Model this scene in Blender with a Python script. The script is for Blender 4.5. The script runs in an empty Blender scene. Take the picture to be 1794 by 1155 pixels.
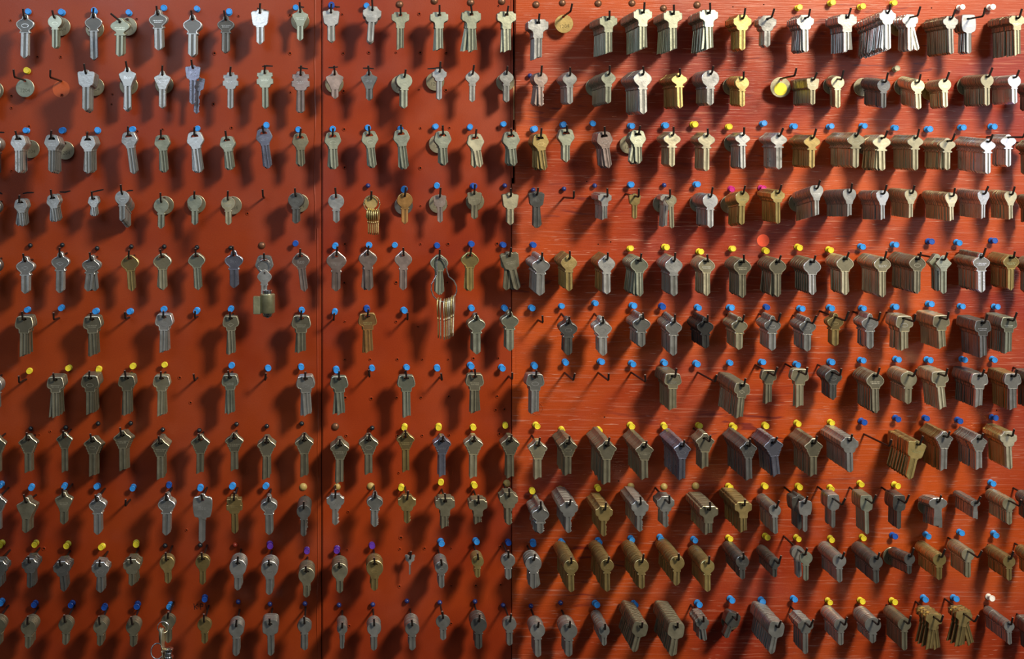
import bpy, bmesh, math, random
import numpy as np
from mathutils import Matrix, Vector
random.seed(7)
R = math.radians
# ------------------------------------------------------------------ camera, world, lights
S = 0.000635            # metres per pixel on the board
D = 1.40                # camera distance from the board
U0, V0 = 600.0, 230.0   # pixel straight in front of the camera
sc = bpy.context.scene
col = sc.collection
cam = bpy.data.cameras.new('camera'); camo = bpy.data.objects.new('camera', cam); col.objects.link(camo)
camo.location = (0, -D, 0); camo.rotation_euler = (R(90), 0, 0)
cam.sensor_width = 36; cam.lens = 36 * D / (1794 * S)
cam.shift_x = (897 - U0) / 1794; cam.shift_y = -(577.5 - V0) / 1794
cam.clip_start = 0.05
sc.camera = camo
sc.view_settings.view_transform = 'Standard'; sc.view_settings.look = 'None'
sc.view_settings.gamma = 1; sc.view_settings.use_curve_mapping = False
sc.view_settings.exposure = 0.0

w = bpy.data.worlds.new('shop'); sc.world = w; w.use_nodes = True
nt = w.node_tree; bg = nt.nodes['Background']
tc = nt.nodes.new('ShaderNodeTexCoord'); sp = nt.nodes.new('ShaderNodeSeparateXYZ')
nt.links.new(tc.outputs['Generated'], sp.inputs[0])
rp = nt.nodes.new('ShaderNodeValToRGB'); mr = nt.nodes.new('ShaderNodeMapRange')
mr.inputs['From Min'].default_value = -1; mr.inputs['From Max'].default_value = 1
nt.links.new(sp.outputs['Z'], mr.inputs['Value']); nt.links.new(mr.outputs[0], rp.inputs[0])
rp.color_ramp.elements[0].position = 0.30; rp.color_ramp.elements[0].color = (0.05, 0.045, 0.04, 1)
rp.color_ramp.elements[1].position = 0.75; rp.color_ramp.elements[1].color = (0.42, 0.48, 0.58, 1)
e = rp.color_ramp.elements.new(0.5); e.color = (0.13, 0.13, 0.125, 1)
wn = nt.nodes.new('ShaderNodeTexNoise'); wn.inputs['Scale'].default_value = 3.2; wn.inputs['Detail'].default_value = 3; wn.inputs['Roughness'].default_value = 0.6
nt.links.new(tc.outputs['Generated'], wn.inputs['Vector'])
wr = nt.nodes.new('ShaderNodeValToRGB'); nt.links.new(wn.outputs['Fac'], wr.inputs[0])
wr.color_ramp.elements[0].position = 0.46; wr.color_ramp.elements[0].color = (0.25, 0.25, 0.25, 1)
wr.color_ramp.elements[1].position = 0.62; wr.color_ramp.elements[1].color = (3.2, 3.2, 3.2, 1)  # invented bright patches, added to give the metal reflections contrast
wm = nt.nodes.new('ShaderNodeMix'); wm.data_type = 'RGBA'; wm.blend_type = 'MULTIPLY'; wm.inputs[0].default_value = 1
nt.links.new(rp.outputs[0], wm.inputs[6]); nt.links.new(wr.outputs[0], wm.inputs[7])
nt.links.new(wm.outputs[2], bg.inputs['Color']); bg.inputs['Strength'].default_value = 0.30

def area(name, loc, target, size, size_y, power, color):
    l = bpy.data.lights.new(name, 'AREA'); l.shape = 'RECTANGLE'; l.size = size; l.size_y = size_y
    l.energy = power; l.color = color
    o = bpy.data.objects.new(name, l); col.objects.link(o); o.location = loc
    o.rotation_euler = (Vector(target) - Vector(loc)).to_track_quat('-Z', 'Y').to_euler()
    return o
lamp = area('lamp_right', (1.08, -1.36, 0.93), (0.50, 0, -0.04), 0.32, 0.32, 24.0, (1.0, 0.87, 0.66)); lamp.data.spread = R(115)
area('window_light_left', (-0.38, -0.55, 0.50), (-0.22, 0, 0.08), 0.6, 0.22, 2.2, (0.72, 0.84, 1.0))
area('window_light_front', (-0.55, -1.75, 0.45), (-0.1, 0, 0.0), 0.5, 0.35, 3.0, (0.75, 0.86, 1.0))
area('window_light_right', (1.66, -1.45, 0.10), (0.66, 0, 0.0), 0.9, 0.6, 4.0, (0.82, 0.84, 1.0))

# ------------------------------------------------------------------ pixel helpers (board plane)
def P(u, v, d=0.0):     # point that stands d metres off the board
    k = S * (D - d) / D
    return Vector(((u - U0) * k, -d, (V0 - v) * k))
TX = (0, 440, 880, 1334); TY = (0, 205, 415, 630, 845, 1040)
def T(tr, tcol, cx, cy): return (TX[tcol] + cx / 3.9, TY[tr] + cy / 3.9)

# ------------------------------------------------------------------ materials
def newmat(name):
    m = bpy.data.materials.new(name); m.use_nodes = True
    return m, m.node_tree, m.node_tree.nodes['Principled BSDF']
def metal(name, c, rough=0.36, met=0.88, var=0.28):
    m, t, b = newmat(name)
    N = t.nodes; L = t.links
    geo = N.new('ShaderNodeNewGeometry'); oi = N.new('ShaderNodeObjectInfo')
    co = N.new('ShaderNodeTexCoord')
    add = N.new('ShaderNodeMath'); add.operation = 'ADD'; L.new(geo.outputs['Random Per Island'], add.inputs[0]); L.new(oi.outputs['Random'], add.inputs[1])
    fr = N.new('ShaderNodeMath'); fr.operation = 'FRACT'; L.new(add.outputs[0], fr.inputs[0])
    no = N.new('ShaderNodeTexNoise'); no.inputs['Scale'].default_value = 130; no.inputs['Detail'].default_value = 4
    L.new(geo.outputs['Position'], no.inputs['Vector'])
    mx = N.new('ShaderNodeMix'); mx.data_type = 'RGBA'
    mx.inputs[6].default_value = (c[0] * (1 - var), c[1] * (1 - var), c[2] * (1 - var * 1.2), 1)
    mx.inputs[7].default_value = (min(1, c[0] * (1 + var)), min(1, c[1] * (1 + var)), min(1, c[2] * (1 + var)), 1)
    av = N.new('ShaderNodeMath'); av.operation = 'MULTIPLY_ADD'; L.new(fr.outputs[0], av.inputs[0]); av.inputs[1].default_value = 0.5
    nm = N.new('ShaderNodeMath'); nm.operation = 'MULTIPLY'; L.new(no.outputs['Fac'], nm.inputs[0]); nm.inputs[1].default_value = 0.5
    L.new(nm.outputs[0], av.inputs[2]); L.new(av.outputs[0], mx.inputs[0]); L.new(mx.outputs[2], b.inputs['Base Color'])
    b.inputs['Metallic'].default_value = met
    rr = N.new('ShaderNodeMapRange'); L.new(no.outputs['Fac'], rr.inputs['Value'])
    rr.inputs['To Min'].default_value = rough - 0.1; rr.inputs['To Max'].default_value = rough + 0.12
    L.new(rr.outputs[0], b.inputs['Roughness'])
    bp = N.new('ShaderNodeBump'); bp.inputs['Strength'].default_value = 0.11; bp.inputs['Distance'].default_value = 0.0008
    n2 = N.new('ShaderNodeTexNoise'); n2.inputs['Scale'].default_value = 420; L.new(geo.outputs['Position'], n2.inputs['Vector'])
    L.new(n2.outputs['Fac'], bp.inputs['Height']); L.new(bp.outputs[0], b.inputs['Normal'])
    return m
COL = {  # code: (word, colour, roughness)
 'n': ('silver', (0.62, 0.63, 0.62), 0.34), 'B': ('bright silver', (0.90, 0.90, 0.88), 0.30),
 'g': ('greenish silver', (0.50, 0.53, 0.42), 0.40), 'o': ('dull olive', (0.42, 0.39, 0.28), 0.42),
 'd': ('dark grey', (0.30, 0.30, 0.29), 0.34), 'k': ('black', (0.07, 0.07, 0.07), 0.40),
 'G': ('gold', (0.86, 0.66, 0.26), 0.32), 'b': ('dull brass', (0.55, 0.41, 0.17), 0.40),
 'P': ('pale gold', (0.78, 0.72, 0.50), 0.36), 'p': ('pinkish silver', (0.60, 0.47, 0.43), 0.34),
 'c': ('copper orange', (0.85, 0.46, 0.17), 0.36), 'u': ('bluish steel', (0.42, 0.44, 0.58), 0.28)}
MET = {}; DIRT_SHADE = {}; STAMP_GLINT = {}
for k, (nm_, c, r) in COL.items():
    c = tuple(x * 0.80 for x in c)
    MET[k] = metal('metal ' + nm_, c, r)
    DIRT_SHADE[k] = metal('grimy recess and groove shade ' + nm_, tuple(x * 0.30 for x in c), r + 0.12, 0.6)  # dark tone: grime in recesses, painted shade in the blade grooves
    STAMP_GLINT[k] = metal('worn stamping and rim glint ' + nm_, tuple(min(1, x * 1.75 + 0.06) for x in c), r - 0.05, 0.9)  # bright tone: worn stampings, also the highlight painted on rim bevels
KEYS = list(COL)

def plain(name, c, rough=0.5, met=0.0, spec=0.5):
    m, t, b = newmat(name)
    geo = t.nodes.new('ShaderNodeNewGeometry')
    no = t.nodes.new('ShaderNodeTexNoise'); no.inputs['Scale'].default_value = 260; t.links.new(geo.outputs['Position'], no.inputs['Vector'])
    mx = t.nodes.new('ShaderNodeMix'); mx.data_type = 'RGBA'; t.links.new(no.outputs['Fac'], mx.inputs[0])
    mx.inputs[6].default_value = (c[0] * .8, c[1] * .8, c[2] * .8, 1); mx.inputs[7].default_value = (min(1, c[0] * 1.15), min(1, c[1] * 1.15), min(1, c[2] * 1.15), 1)
    t.links.new(mx.outputs[2], b.inputs['Base Color'])
    b.inputs['Roughness'].default_value = rough; b.inputs['Metallic'].default_value = met
    b.inputs['Specular IOR Level'].default_value = spec
    return m
HOOK = plain('hook black oxide', (0.03, 0.022, 0.02), 0.45, 0.6)
HOOKTIP = plain('hook cut end', (0.55, 0.42, 0.38), 0.4, 0.8)
INK = plain('marker ink', (0.008, 0.007, 0.008), 0.6, 0, 0.2)
HOLE = plain('nail hole', (0.015, 0.006, 0.004), 0.9, 0, 0.1)
PINM = {'b': ('blue', plain('pin blue', (0.03, 0.25, 0.70), 0.35)), 'B': ('navy', plain('pin navy', (0.02, 0.035, 0.16), 0.25)),
 'e': ('deep blue', plain('pin deep blue', (0.01, 0.07, 0.36), 0.35)),
 'y': ('yellow', plain('pin yellow', (0.66, 0.56, 0.03), 0.4)), 'k': ('black', plain('pin black', (0.012, 0.016, 0.02), 0.25)),
 'n': ('brown', plain('tack brown', (0.16, 0.075, 0.04), 0.4, 0.5)), 't': ('tan', plain('pin tan', (0.40, 0.29, 0.09), 0.45)),
 'p': ('purple', plain('pin purple', (0.10, 0.03, 0.34), 0.35)), 'm': ('magenta', plain('pin magenta', (0.45, 0.02, 0.22), 0.35)),
 'w': ('white', plain('pin white', (0.78, 0.78, 0.76), 0.35)), 'r': ('red', plain('pin red', (0.25, 0.03, 0.015), 0.4)),
 'a': ('grey', plain('pin grey', (0.30, 0.30, 0.20), 0.4))}
ORANGE = plain('sticker orange', (0.95, 0.10, 0.035), 0.6); YEL = plain('sticker yellow', (0.92, 0.74, 0.05), 0.6)
PATCH = plain('unfaded paint', (0.42, 0.075, 0.012), 0.42)

def board_mat(name, base, alt, grain):
    m, t, b = newmat(name); N = t.nodes; L = t.links
    geo = N.new('ShaderNodeNewGeometry')
    def mapping(sx, sy, sz, rot=0):
        mp = N.new('ShaderNodeMapping'); mp.inputs['Scale'].default_value = (sx, sy, sz); mp.inputs['Rotation'].default_value = (0, rot, 0)
        L.new(geo.outputs['Position'], mp.inputs['Vector']); return mp.outputs[0]
    def noise(vec, scale, detail=4, rough=0.55, dist=0):
        n = N.new('ShaderNodeTexNoise'); n.inputs['Scale'].default_value = scale; n.inputs['Detail'].default_value = detail
        n.inputs['Roughness'].default_value = rough; n.inputs['Distortion'].default_value = dist; L.new(vec, n.inputs['Vector']); return n.outputs['Fac']
    def ramp(v, a, b_, lo=(0, 0, 0, 1), hi=(1, 1, 1, 1)):
        r = N.new('ShaderNodeValToRGB'); L.new(v, r.inputs[0]); r.color_ramp.elements[0].position = a; r.color_ramp.elements[1].position = b_
        r.color_ramp.elements[0].color = lo; r.color_ramp.elements[1].color = hi; return r.outputs[0]
    def mix(f, a, b_, mode='MIX'):
        x = N.new('ShaderNodeMix'); x.data_type = 'RGBA'; x.blend_type = mode
        (L.new(f, x.inputs[0]) if not isinstance(f, float) else setattr(x.inputs[0], 'default_value', f))
        for i, q in ((6, a), (7, b_)):
            (setattr(x.inputs[i], 'default_value', q) if isinstance(q, tuple) else L.new(q, x.inputs[i]))
        return x.outputs[2]
    big = noise(mapping(1, 1, 1.6), 4.2, 3, 0.5, 0.6)
    c = mix(ramp(big, 0.38, 0.66), base, alt)
    fine = noise(mapping(1, 1, 1), 900, 2)
    c = mix(ramp(fine, 0.3, 0.7), c, mix(1.0, c, (0.86, 0.78, 0.74, 1), 'MULTIPLY'))
    bump = fine
    st = 0.12
    if grain:
        g1 = noise(mapping(14, 1, 420), 1.0, 5, 0.6, 0.3)           # long fine horizontal grain
        c = mix(ramp(g1, 0.56, 0.72), c, (0.40, 0.14, 0.09, 1))       # paint worn off the raised grain
        g2 = noise(mapping(45, 1, 900), 1.0, 2, 0.5)
        c = mix(ramp(g2, 0.66, 0.72), c, (0.50, 0.26, 0.20, 1))
        g3 = noise(mapping(22, 1, 130), 1.0, 2, 0.5, 0.8); reg = ramp(noise(mapping(2.2, 1, 3.5), 1.6, 2), 0.50, 0.60)
        fl = mix(1.0, ramp(g3, 0.60, 0.66), reg, 'MULTIPLY')
        c = mix(fl, c, (0.17, 0.022, 0.012, 1))
        bm = N.new('ShaderNodeMath'); bm.operation = 'ADD'; L.new(g1, bm.inputs[0]); L.new(g2, bm.inputs[1]); bump = bm.outputs[0]; st = 0.35
    L.new(c, b.inputs['Base Color'])
    b.inputs['Roughness'].default_value = 0.5
    sm = ramp(noise(mapping(1, 1, 1), 9, 4), 0.45, 0.7, (0.32,) * 3 + (1,), (0.56,) * 3 + (1,)); L.new(sm, b.inputs['Roughness'])
    b.inputs['Specular IOR Level'].default_value = 0.42
    bp = N.new('ShaderNodeBump'); bp.inputs['Strength'].default_value = st; bp.inputs['Distance'].default_value = 0.0006
    L.new(bump, bp.inputs['Height']); L.new(bp.outputs[0], b.inputs['Normal'])
    return m
BL = board_mat('red paint on smooth board', (0.27, 0.042, 0.007, 1), (0.22, 0.028, 0.006, 1), False)
BM_ = board_mat('red paint on middle board', (0.28, 0.038, 0.006, 1), (0.19, 0.020, 0.006, 1), False)
BR = board_mat('red paint on coarse plywood', (0.42, 0.070, 0.010, 1), (0.24, 0.025, 0.009, 1), True)
WOOD = plain('raw wood edge', (0.50, 0.33, 0.16), 0.8)
DARK = plain('dark wall', (0.02, 0.012, 0.01), 0.9, 0, 0.1)

# ------------------------------------------------------------------ generic mesh helpers
def tag(o, label=None, cat=None, group=None, kind=None):
    for k, v in (('label', label), ('category', cat), ('group', group), ('kind', kind)):
        if v: o[k] = v
    return o
def obj(name, me, parent=None):
    o = bpy.data.objects.new(name, me); col.objects.link(o)
    if parent: o.parent = parent
    return o
def bm_mesh(bm, name, mats, smooth=False):
    me = bpy.data.meshes.new(name); bmesh.ops.recalc_face_normals(bm, faces=bm.faces); bm.to_mesh(me); bm.free()
    for m in mats: me.materials.append(m)
    if smooth:
        me.polygons.foreach_set('use_smooth', [True] * len(me.polygons))
        if hasattr(me, 'set_sharp_from_angle'): me.set_sharp_from_angle(angle=R(40))
    return me
def box(bm, x0, x1, y0, y1, z0, z1, mi=0):
    v = [bm.verts.new((x, y, z)) for x in (x0, x1) for y in (y0, y1) for z in (z0, z1)]
    for f in ((0, 1, 3, 2), (4, 6, 7, 5), (0, 4, 5, 1), (2, 3, 7, 6), (0, 2, 6, 4), (1, 5, 7, 3)):
        bm.faces.new([v[i] for i in f]).material_index = mi
def tube(bm, pts, r, seg=8, closed=False, mi=0, cap=True, capmi=None):
    pts = [Vector(p) for p in pts]; n = len(pts); rings = []
    up = Vector((0.13, 0.2, 0.97)).normalized()
    for i, p in enumerate(pts):
        if closed: t = pts[(i + 1) % n] - pts[i - 1]
        else: t = pts[min(i + 1, n - 1)] - pts[max(i - 1, 0)]
        t.normalize(); a = t.cross(up)
        if a.length < 1e-3: a = t.cross(Vector((1, 0, 0)))
        a.normalize(); b = t.cross(a); rr = r[i] if isinstance(r, (list, tuple)) else r
        rings.append([bm.verts.new(p + rr * (math.cos(k * 2 * math.pi / seg) * a + math.sin(k * 2 * math.pi / seg) * b)) for k in range(seg)])
    m = n if closed else n - 1
    for i in range(m):
        A, B = rings[i], rings[(i + 1) % n]
        for k in range(seg):
            bm.faces.new((A[k], A[(k + 1) % seg], B[(k + 1) % seg], B[k])).material_index = mi
    if not closed and cap:
        bm.faces.new(rings[0]).material_index = mi
        bm.faces.new(rings[-1]).material_index = mi if capmi is None else capmi
def lathe_y(bm, prof, seg=20, cx=0, cz=0, mi=0):      # prof: (radius, y)
    rings = []
    for r, y in prof:
        if r <= 1e-7: rings.append([bm.verts.new((cx, y, cz))])
        else: rings.append([bm.verts.new((cx + r * math.cos(k * 2 * math.pi / seg), y, cz + r * math.sin(k * 2 * math.pi / seg))) for k in range(seg)])
    for A, B in zip(rings, rings[1:]):
        for k in range(seg):
            k2 = (k + 1) % seg
            if len(A) == 1 and len(B) == 1: continue
            if len(A) == 1: f = (A[0], B[k2], B[k])
            elif len(B) == 1: f = (A[k], A[k2], B[0])
            else: f = (A[k], A[k2], B[k2], B[k])
            bm.faces.new(f).material_index = mi

def text_geo(body, size):
    cu = bpy.data.curves.new('lettering', 'FONT'); cu.body = body; cu.size = size; cu.align_x = 'CENTER'; cu.align_y = 'CENTER'; cu.resolution_u = 2
    o = bpy.data.objects.new('lettering', cu); col.objects.link(o)
    me = bpy.data.meshes.new_from_object(o.evaluated_get(bpy.context.evaluated_depsgraph_get()))
    V = [tuple(v.co) for v in me.vertices]; F = [tuple(p.vertices) for p in me.polygons]
    bpy.data.objects.remove(o); bpy.data.curves.remove(cu); bpy.data.meshes.remove(me)
    return V, F

# ------------------------------------------------------------------ key shapes: right half of the bow, hole at the origin, width 1
SH = {
 'ov': ([(0,.26),(.10,.23),(.155,.12),(.17,.0),(.32,-.07),(.46,-.18),(.5,-.30),(.45,-.45),(.33,-.56),(.25,-.63),(.24,-.69),(.30,-.73),(.29,-.79),(.22,-.81)], 'c', .44, 'oval-headed'),
 'ro': ([(0,.21),(.17,.18),(.34,.08),(.46,-.08),(.5,-.26),(.46,-.45),(.35,-.60),(.23,-.69),(.21,-.76),(.27,-.79),(.26,-.84),(.2,-.86)], 'c', .42, 'round-headed'),
 'td': ([(0,.26),(.09,.22),(.24,.08),(.42,-.06),(.5,-.22),(.48,-.36),(.38,-.50),(.25,-.62),(.21,-.72),(.26,-.76),(.25,-.83),(.2,-.85)], 'c', .42, 'teardrop-headed'),
 'sh': ([(0,.24),(.10,.21),(.15,.1),(.19,.0),(.34,-.07),(.48,-.14),(.5,-.22),(.42,-.42),(.30,-.62),(.24,-.78),(.21,-.88)], 'c', .40, 'shield-headed'),
 'tr': ([(0,.2),(.13,.18),(.2,.1),(.42,.09),(.5,.02),(.49,-.12),(.42,-.60),(.36,-.70),(.24,-.75),(.23,-.82)], 'c', .42, 'trapezoid-headed'),
 'te': ([(0,.17),(.30,.17),(.36,.13),(.38,.07),(.48,.05),(.5,.0),(.5,-.24),(.47,-.32),(.34,-.38),(.26,-.46),(.24,-.60),(.25,-.72),(.19,-.78)], 'r', .40, 'wide-shouldered'),
 'hx': ([(0,.25),(.24,.24),(.36,.17),(.43,-.02),(.5,-.26),(.48,-.36),(.36,-.52),(.27,-.64),(.25,-.76),(.22,-.78)], 't', .44, 'hexagonal-headed'),
 'be': ([(0,.16),(.30,.16),(.40,.11),(.44,-.02),(.5,-.28),(.48,-.40),(.42,-.48),(.30,-.52),(.28,-.60),(.28,-.72),(.22,-.76)], 'v', .42, 'broad-headed'),
 'sc': ([(0,.28),(.11,.27),(.17,.18),(.25,.08),(.42,-.04),(.5,-.13),(.48,-.22),(.38,-.31),(.36,-.44),(.31,-.47),(.30,-.57),(.25,-.60),(.24,-.70),(.2,-.74)], 'v', .38, 'pagoda-headed'),
 'pe': ([(0,.2),(.14,.18),(.26,.08),(.42,-.06),(.5,-.22),(.48,-.36),(.36,-.50),(.26,-.57),(.25,-.66),(.22,-.70)], 'm', .40, 'pear-headed'),
 'kw': ([(0,.2),(.24,.2),(.30,.1),(.38,.02),(.5,-.04),(.5,-.28),(.44,-.38),(.34,-.44),(.32,-.56),(.26,-.64),(.2,-.68)], 'c', .36, 'notched-headed'),
 'pl': ([(0,.27),(.26,.25),(.42,.14),(.5,-.04),(.49,-.24),(.38,-.48),(.27,-.64),(.24,-.84),(.2,-.88)], 'c', .34, 'plum-headed'),
 'ca': ([(0,.3),(.10,.28),(.16,.16),(.40,.13),(.48,.04),(.5,-.16),(.49,-.46),(.42,-.82),(.36,-.88),(.2,-.9),(.19,-1.0)], 'c', .34, 'long-headed'),
 'sq': ([(0,.3),(.38,.29),(.45,.20),(.5,-.2),(.5,-.6),(.42,-.86),(.22,-.92),(.18,-1.0)], 'm', .34, 'rectangular-headed'),
 'dh': ([(0,.24),(.19,.21),(.36,.11),(.47,-.06),(.5,-.24),(.46,-.44),(.35,-.60),(.25,-.70),(.22,-.86)], 'm', .40, 'round-headed wide-slotted'),
 'di': ([(0,.3),(.12,.26),(.30,.0),(.5,-.20),(.49,-.27),(.30,-.48),(.21,-.60),(.21,-.74)], 'c', .40, 'diamond-headed'),
 'rq': ([(0,.28),(.34,.27),(.46,.18),(.5,.0),(.5,-.42),(.44,-.56),(.28,-.62),(.21,-.72)], 'v', .38, 'square-headed'),
 'pn': ([(0,.2),(.2,.19),(.26,.04),(.46,.02),(.48,-.20),(.40,-.22),(.40,-.34),(.5,-.36),(.5,-.66),(.36,-.70),(.3,-.84),(.22,-.90)], 'c', .38, 'step-notched'),
 'ya': ([(0,.2),(.10,.18),(.17,.10),(.25,.02),(.42,-.08),(.5,-.22),(.44,-.36),(.26,-.48),(.20,-.54),(.2,-.60),(.29,-.63),(.28,-.70),(.2,-.71)], 'c', .36, 'flat-oval-headed'),
 'bf': ([(0,.12),(.2,.26),(.44,.28),(.5,.12),(.40,-.05),(.44,-.22),(.34,-.34),(.16,-.42),(.12,-.62),(.10,-.7)], 'c', .16, 'butterfly-headed'),
 'fk': ([(0,.22),(.26,.2),(.46,.06),(.5,-.1),(.40,-.26),(.22,-.36),(.2,-.46),(.2,-.6),(.22,-.9)], 'c', .46, 'flat unmilled'),
}
SHARP = {'te', 'sc', 'kw', 'pn', 'hx', 'di', 'tr', 'fk'}
BORDER = {'pe': 1, 'be': 1, 'hx': 0, 'ov': 1, 'tr': 0, 'sc': 1}
HOLEP = {'c': [(.082 * math.cos(a * math.pi / 5), .082 * math.sin(a * math.pi / 5)) for a in range(10)],
 'r': [(-.10, -.065), (.10, -.065), (.10, .065), (-.10, .065)],
 't': [(-.23, -.07), (.23, -.07), (.20, .03), (.12, .10), (-.12, .10), (-.20, .03)],
 'v': [(-.15, -.02), (-.05, -.05), (0, -.11), (.05, -.05), (.15, -.02), (.13, .05), (.05, .08), (-.05, .08), (-.13, .05)],
 'm': [(-.17, -.04), (.17, -.04), (.15, .03), (.08, .08), (-.08, .08), (-.15, .03)]}
HTOP = {'c': .082, 'r': .065, 't': .10, 'v': .08, 'm': .08}
def rounded(pts):
    out = []
    for i in range(len(pts) - 1):
        a, b = pts[i], pts[i + 1]
        out.append((a[0] * .75 + b[0] * .25, a[1] * .75 + b[1] * .25)); out.append((a[0] * .25 + b[0] * .75, a[1] * .25 + b[1] * .75))
    return [pts[0]] + out[1:] + [pts[-1]]
def inset(poly, d):
    n = len(poly); out = []
    for i in range(n):
        a, b, c = Vector(poly[i - 1]), Vector(poly[i]), Vector(poly[(i + 1) % n])
        t1 = (b - a).normalized(); t2 = (c - b).normalized(); nn = Vector((t1.y + t2.y, -(t1.x + t2.x)))
        if nn.length < 1e-4: nn = Vector((t1.y, -t1.x))
        nn.normalize(); q = b - nn * d; out.append((q.x, q.y))
    return out
THK = 1.75
def key_geo(kind, ratio, cut, mark, stain=None):
    """x and z in head widths, y in millimetres; the hole is at the origin"""
    half, hole, bw, _ = SH[kind]
    h = half if kind in SHARP else rounded(half)
    right = [p for p in h]; left = [(-x, z) for x, z in reversed(h) if x > 1e-6]
    poly = right + left                      # clockwise seen from -y
    poly = poly[::-1]                        # counter-clockwise
    bm = bmesh.new(); t = THK / 2
    def loop(pts, y): return [bm.verts.new((x, y, z)) for x, z in pts]
    def edges(vs): return [bm.edges.new((vs[i], vs[(i + 1) % len(vs)])) for i in range(len(vs))]
    def bridge(A, B, mi=0):
        for i in range(len(A)):
            j = (i + 1) % len(A); bm.faces.new((A[i], A[j], B[j], B[i])).material_index = mi
    def fill(A, H, mi=0):
        es = []
        for Lp in (A, H):
            for i in range(len(Lp)):
                e_ = bm.edges.get((Lp[i], Lp[(i + 1) % len(Lp)])) or bm.edges.new((Lp[i], Lp[(i + 1) % len(Lp)])); es.append(e_)
        r = bmesh.ops.triangle_fill(bm, use_beauty=True, edges=es)
        for g in r['geom']:
            if isinstance(g, bmesh.types.BMFace): g.material_index = mi
    hp = HOLEP[hole]
    back = loop(poly, t); side = loop(poly, -t + .3); front = loop(inset(poly, .020), -t)
    bridge(back, side); bridge(side, front, 2)  # rim bevel takes the brighter tone, a painted edge highlight
    Hb = loop(hp, t)
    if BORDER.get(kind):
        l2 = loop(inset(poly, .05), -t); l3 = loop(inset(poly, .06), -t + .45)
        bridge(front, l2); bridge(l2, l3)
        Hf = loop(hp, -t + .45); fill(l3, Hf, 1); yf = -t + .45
    else:
        Hf = loop(hp, -t); fill(front, Hf, 0); yf = -t
    fill(back, Hb, 0); bridge(Hb, Hf)
    # blade with milled grooves, a mesh of its own
    bow = bm; bm = bmesh.new()
    z0 = half[-1][1] + .06; z1 = -ratio; hw = bw / 2
    tipk = {'te': 's', 'sc': 's', 'be': 's', 'pl': 's', 'hx': 'p'}.get(kind, 'p')
    if kind == 'fk':
        xs = [-.5, -.28, .1, .12, .5]; ys = [0] * 5
    elif kind in ('sq', 'ca', 'bf'):
        xs = [-.5, -.42, -.1, .02, .42, .5]; ys = [.3, 0, 0, .5, .5, .3]
    elif kind in ('te', 'be', 'hx', 'pe'):
        xs = [-.5, -.44, -.2, -.14, -.02, .04, .2, .26, .44, .5]; ys = [.3, 0, 0, .7, .7, 0, 0, .7, .5, .6]
    else:
        xs = [-.5, -.44, -.12, -.06, .12, .18, .44, .5]; ys = [.4, 0, 0, .75, .75, .1, .1, .5]
    rows = []
    bit = [0, .5, .2, .65, .35, .6, .1, .45, .7, .2]
    def zend(x):
        if kind == 'fk': return z1 if x > .1 else z1 + .1
        if tipk == 's': return z1 + (x + .5) * hw * 1.1 if x < .15 else z1 + .65 * hw * 1.1 + (x - .15) * -.2 * hw + (0)
        return z1 + abs(x) * 1.7 * hw * 1.1
    nz = 15 if cut else 2
    F = []; B_ = []
    for x, y in zip(xs, ys):
        ze = zend(x); fcol = []; bcol = []
        for k in range(nz):
            f = k / (nz - 1); z = z0 + (ze - z0) * f; xx = x
            if cut and 3 < k < nz - 1:
                dep = bit[(k * 7) % 10] * .34
                if x > .5 - dep: xx = .5 - dep
            fcol.append(bm.verts.new((xx * bw, -t + .08 + y, z))); bcol.append(bm.verts.new((xx * bw, t - .08 - (.5 if y > .4 and abs(x) < .4 else 0) * .5, z)))
        F.append(fcol); B_.append(bcol)
    m = len(xs)
    def q(*vs, mi=0):
        try: bm.faces.new(vs).material_index = mi
        except ValueError: pass
    for k in range(nz - 1):
        for i in range(m - 1):
            deep = ys[i] > .4 or ys[i + 1] > .4  # recessed faces go dark: groove shade put into the colour, with grime
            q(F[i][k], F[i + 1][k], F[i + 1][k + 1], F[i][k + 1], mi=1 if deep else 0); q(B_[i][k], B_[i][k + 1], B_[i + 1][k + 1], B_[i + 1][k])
        q(F[0][k], F[0][k + 1], B_[0][k + 1], B_[0][k]); q(F[-1][k], B_[-1][k], B_[-1][k + 1], F[-1][k + 1])
    for i in range(m - 1):
        q(F[i][0], B_[i][0], B_[i + 1][0], F[i + 1][0]); q(F[i][-1], F[i + 1][-1], B_[i + 1][-1], B_[i][-1])
    if cut: bmesh.ops.remove_doubles(bm, verts=bm.verts, dist=1e-5)
    bmesh.ops.recalc_face_normals(bm, faces=bm.faces)
    blade = bm; bm = bow
    bmesh.ops.recalc_face_normals(bm, faces=bm.faces)
    zc = min(-.18, (half[-1][1]) * .40)
    if mark == 'ring' or mark == 'diamond':
        n = 20 if mark == 'ring' else 4
        for r0, r1 in ((.20, .175),):
            A = []; Bq = []
            for k in range(n):
                a = k * 2 * math.pi / n
                A.append(bm.verts.new((r0 * math.cos(a) * 1.0, yf - .12, zc - .06 + r0 * .55 * math.sin(a)))); Bq.append(bm.verts.new((r1 * math.cos(a), yf - .12, zc - .06 + r1 * .5 * math.sin(a))))
            for k in range(n):
                f = bm.faces.new((A[k], A[(k + 1) % n], Bq[(k + 1) % n], Bq[k])); f.material_index = 2
    elif mark == 'lines':
        for j, (wd, zz) in enumerate(((.26, zc - .02), (.2, zc - .11))):
            x = -wd
            rnd = random.Random(j * 5 + len(half))
            while x < wd:
                ww = rnd.uniform(.02, .05)
                vs = [bm.verts.new(p) for p in ((x, yf - .1, zz - .025), (x + ww, yf - .1, zz - .025), (x + ww, yf - .1, zz + .025), (x, yf - .1, zz + .025))]
                bm.faces.new(vs).material_index = 2; x += ww + rnd.uniform(.015, .03)
    elif mark:
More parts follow.
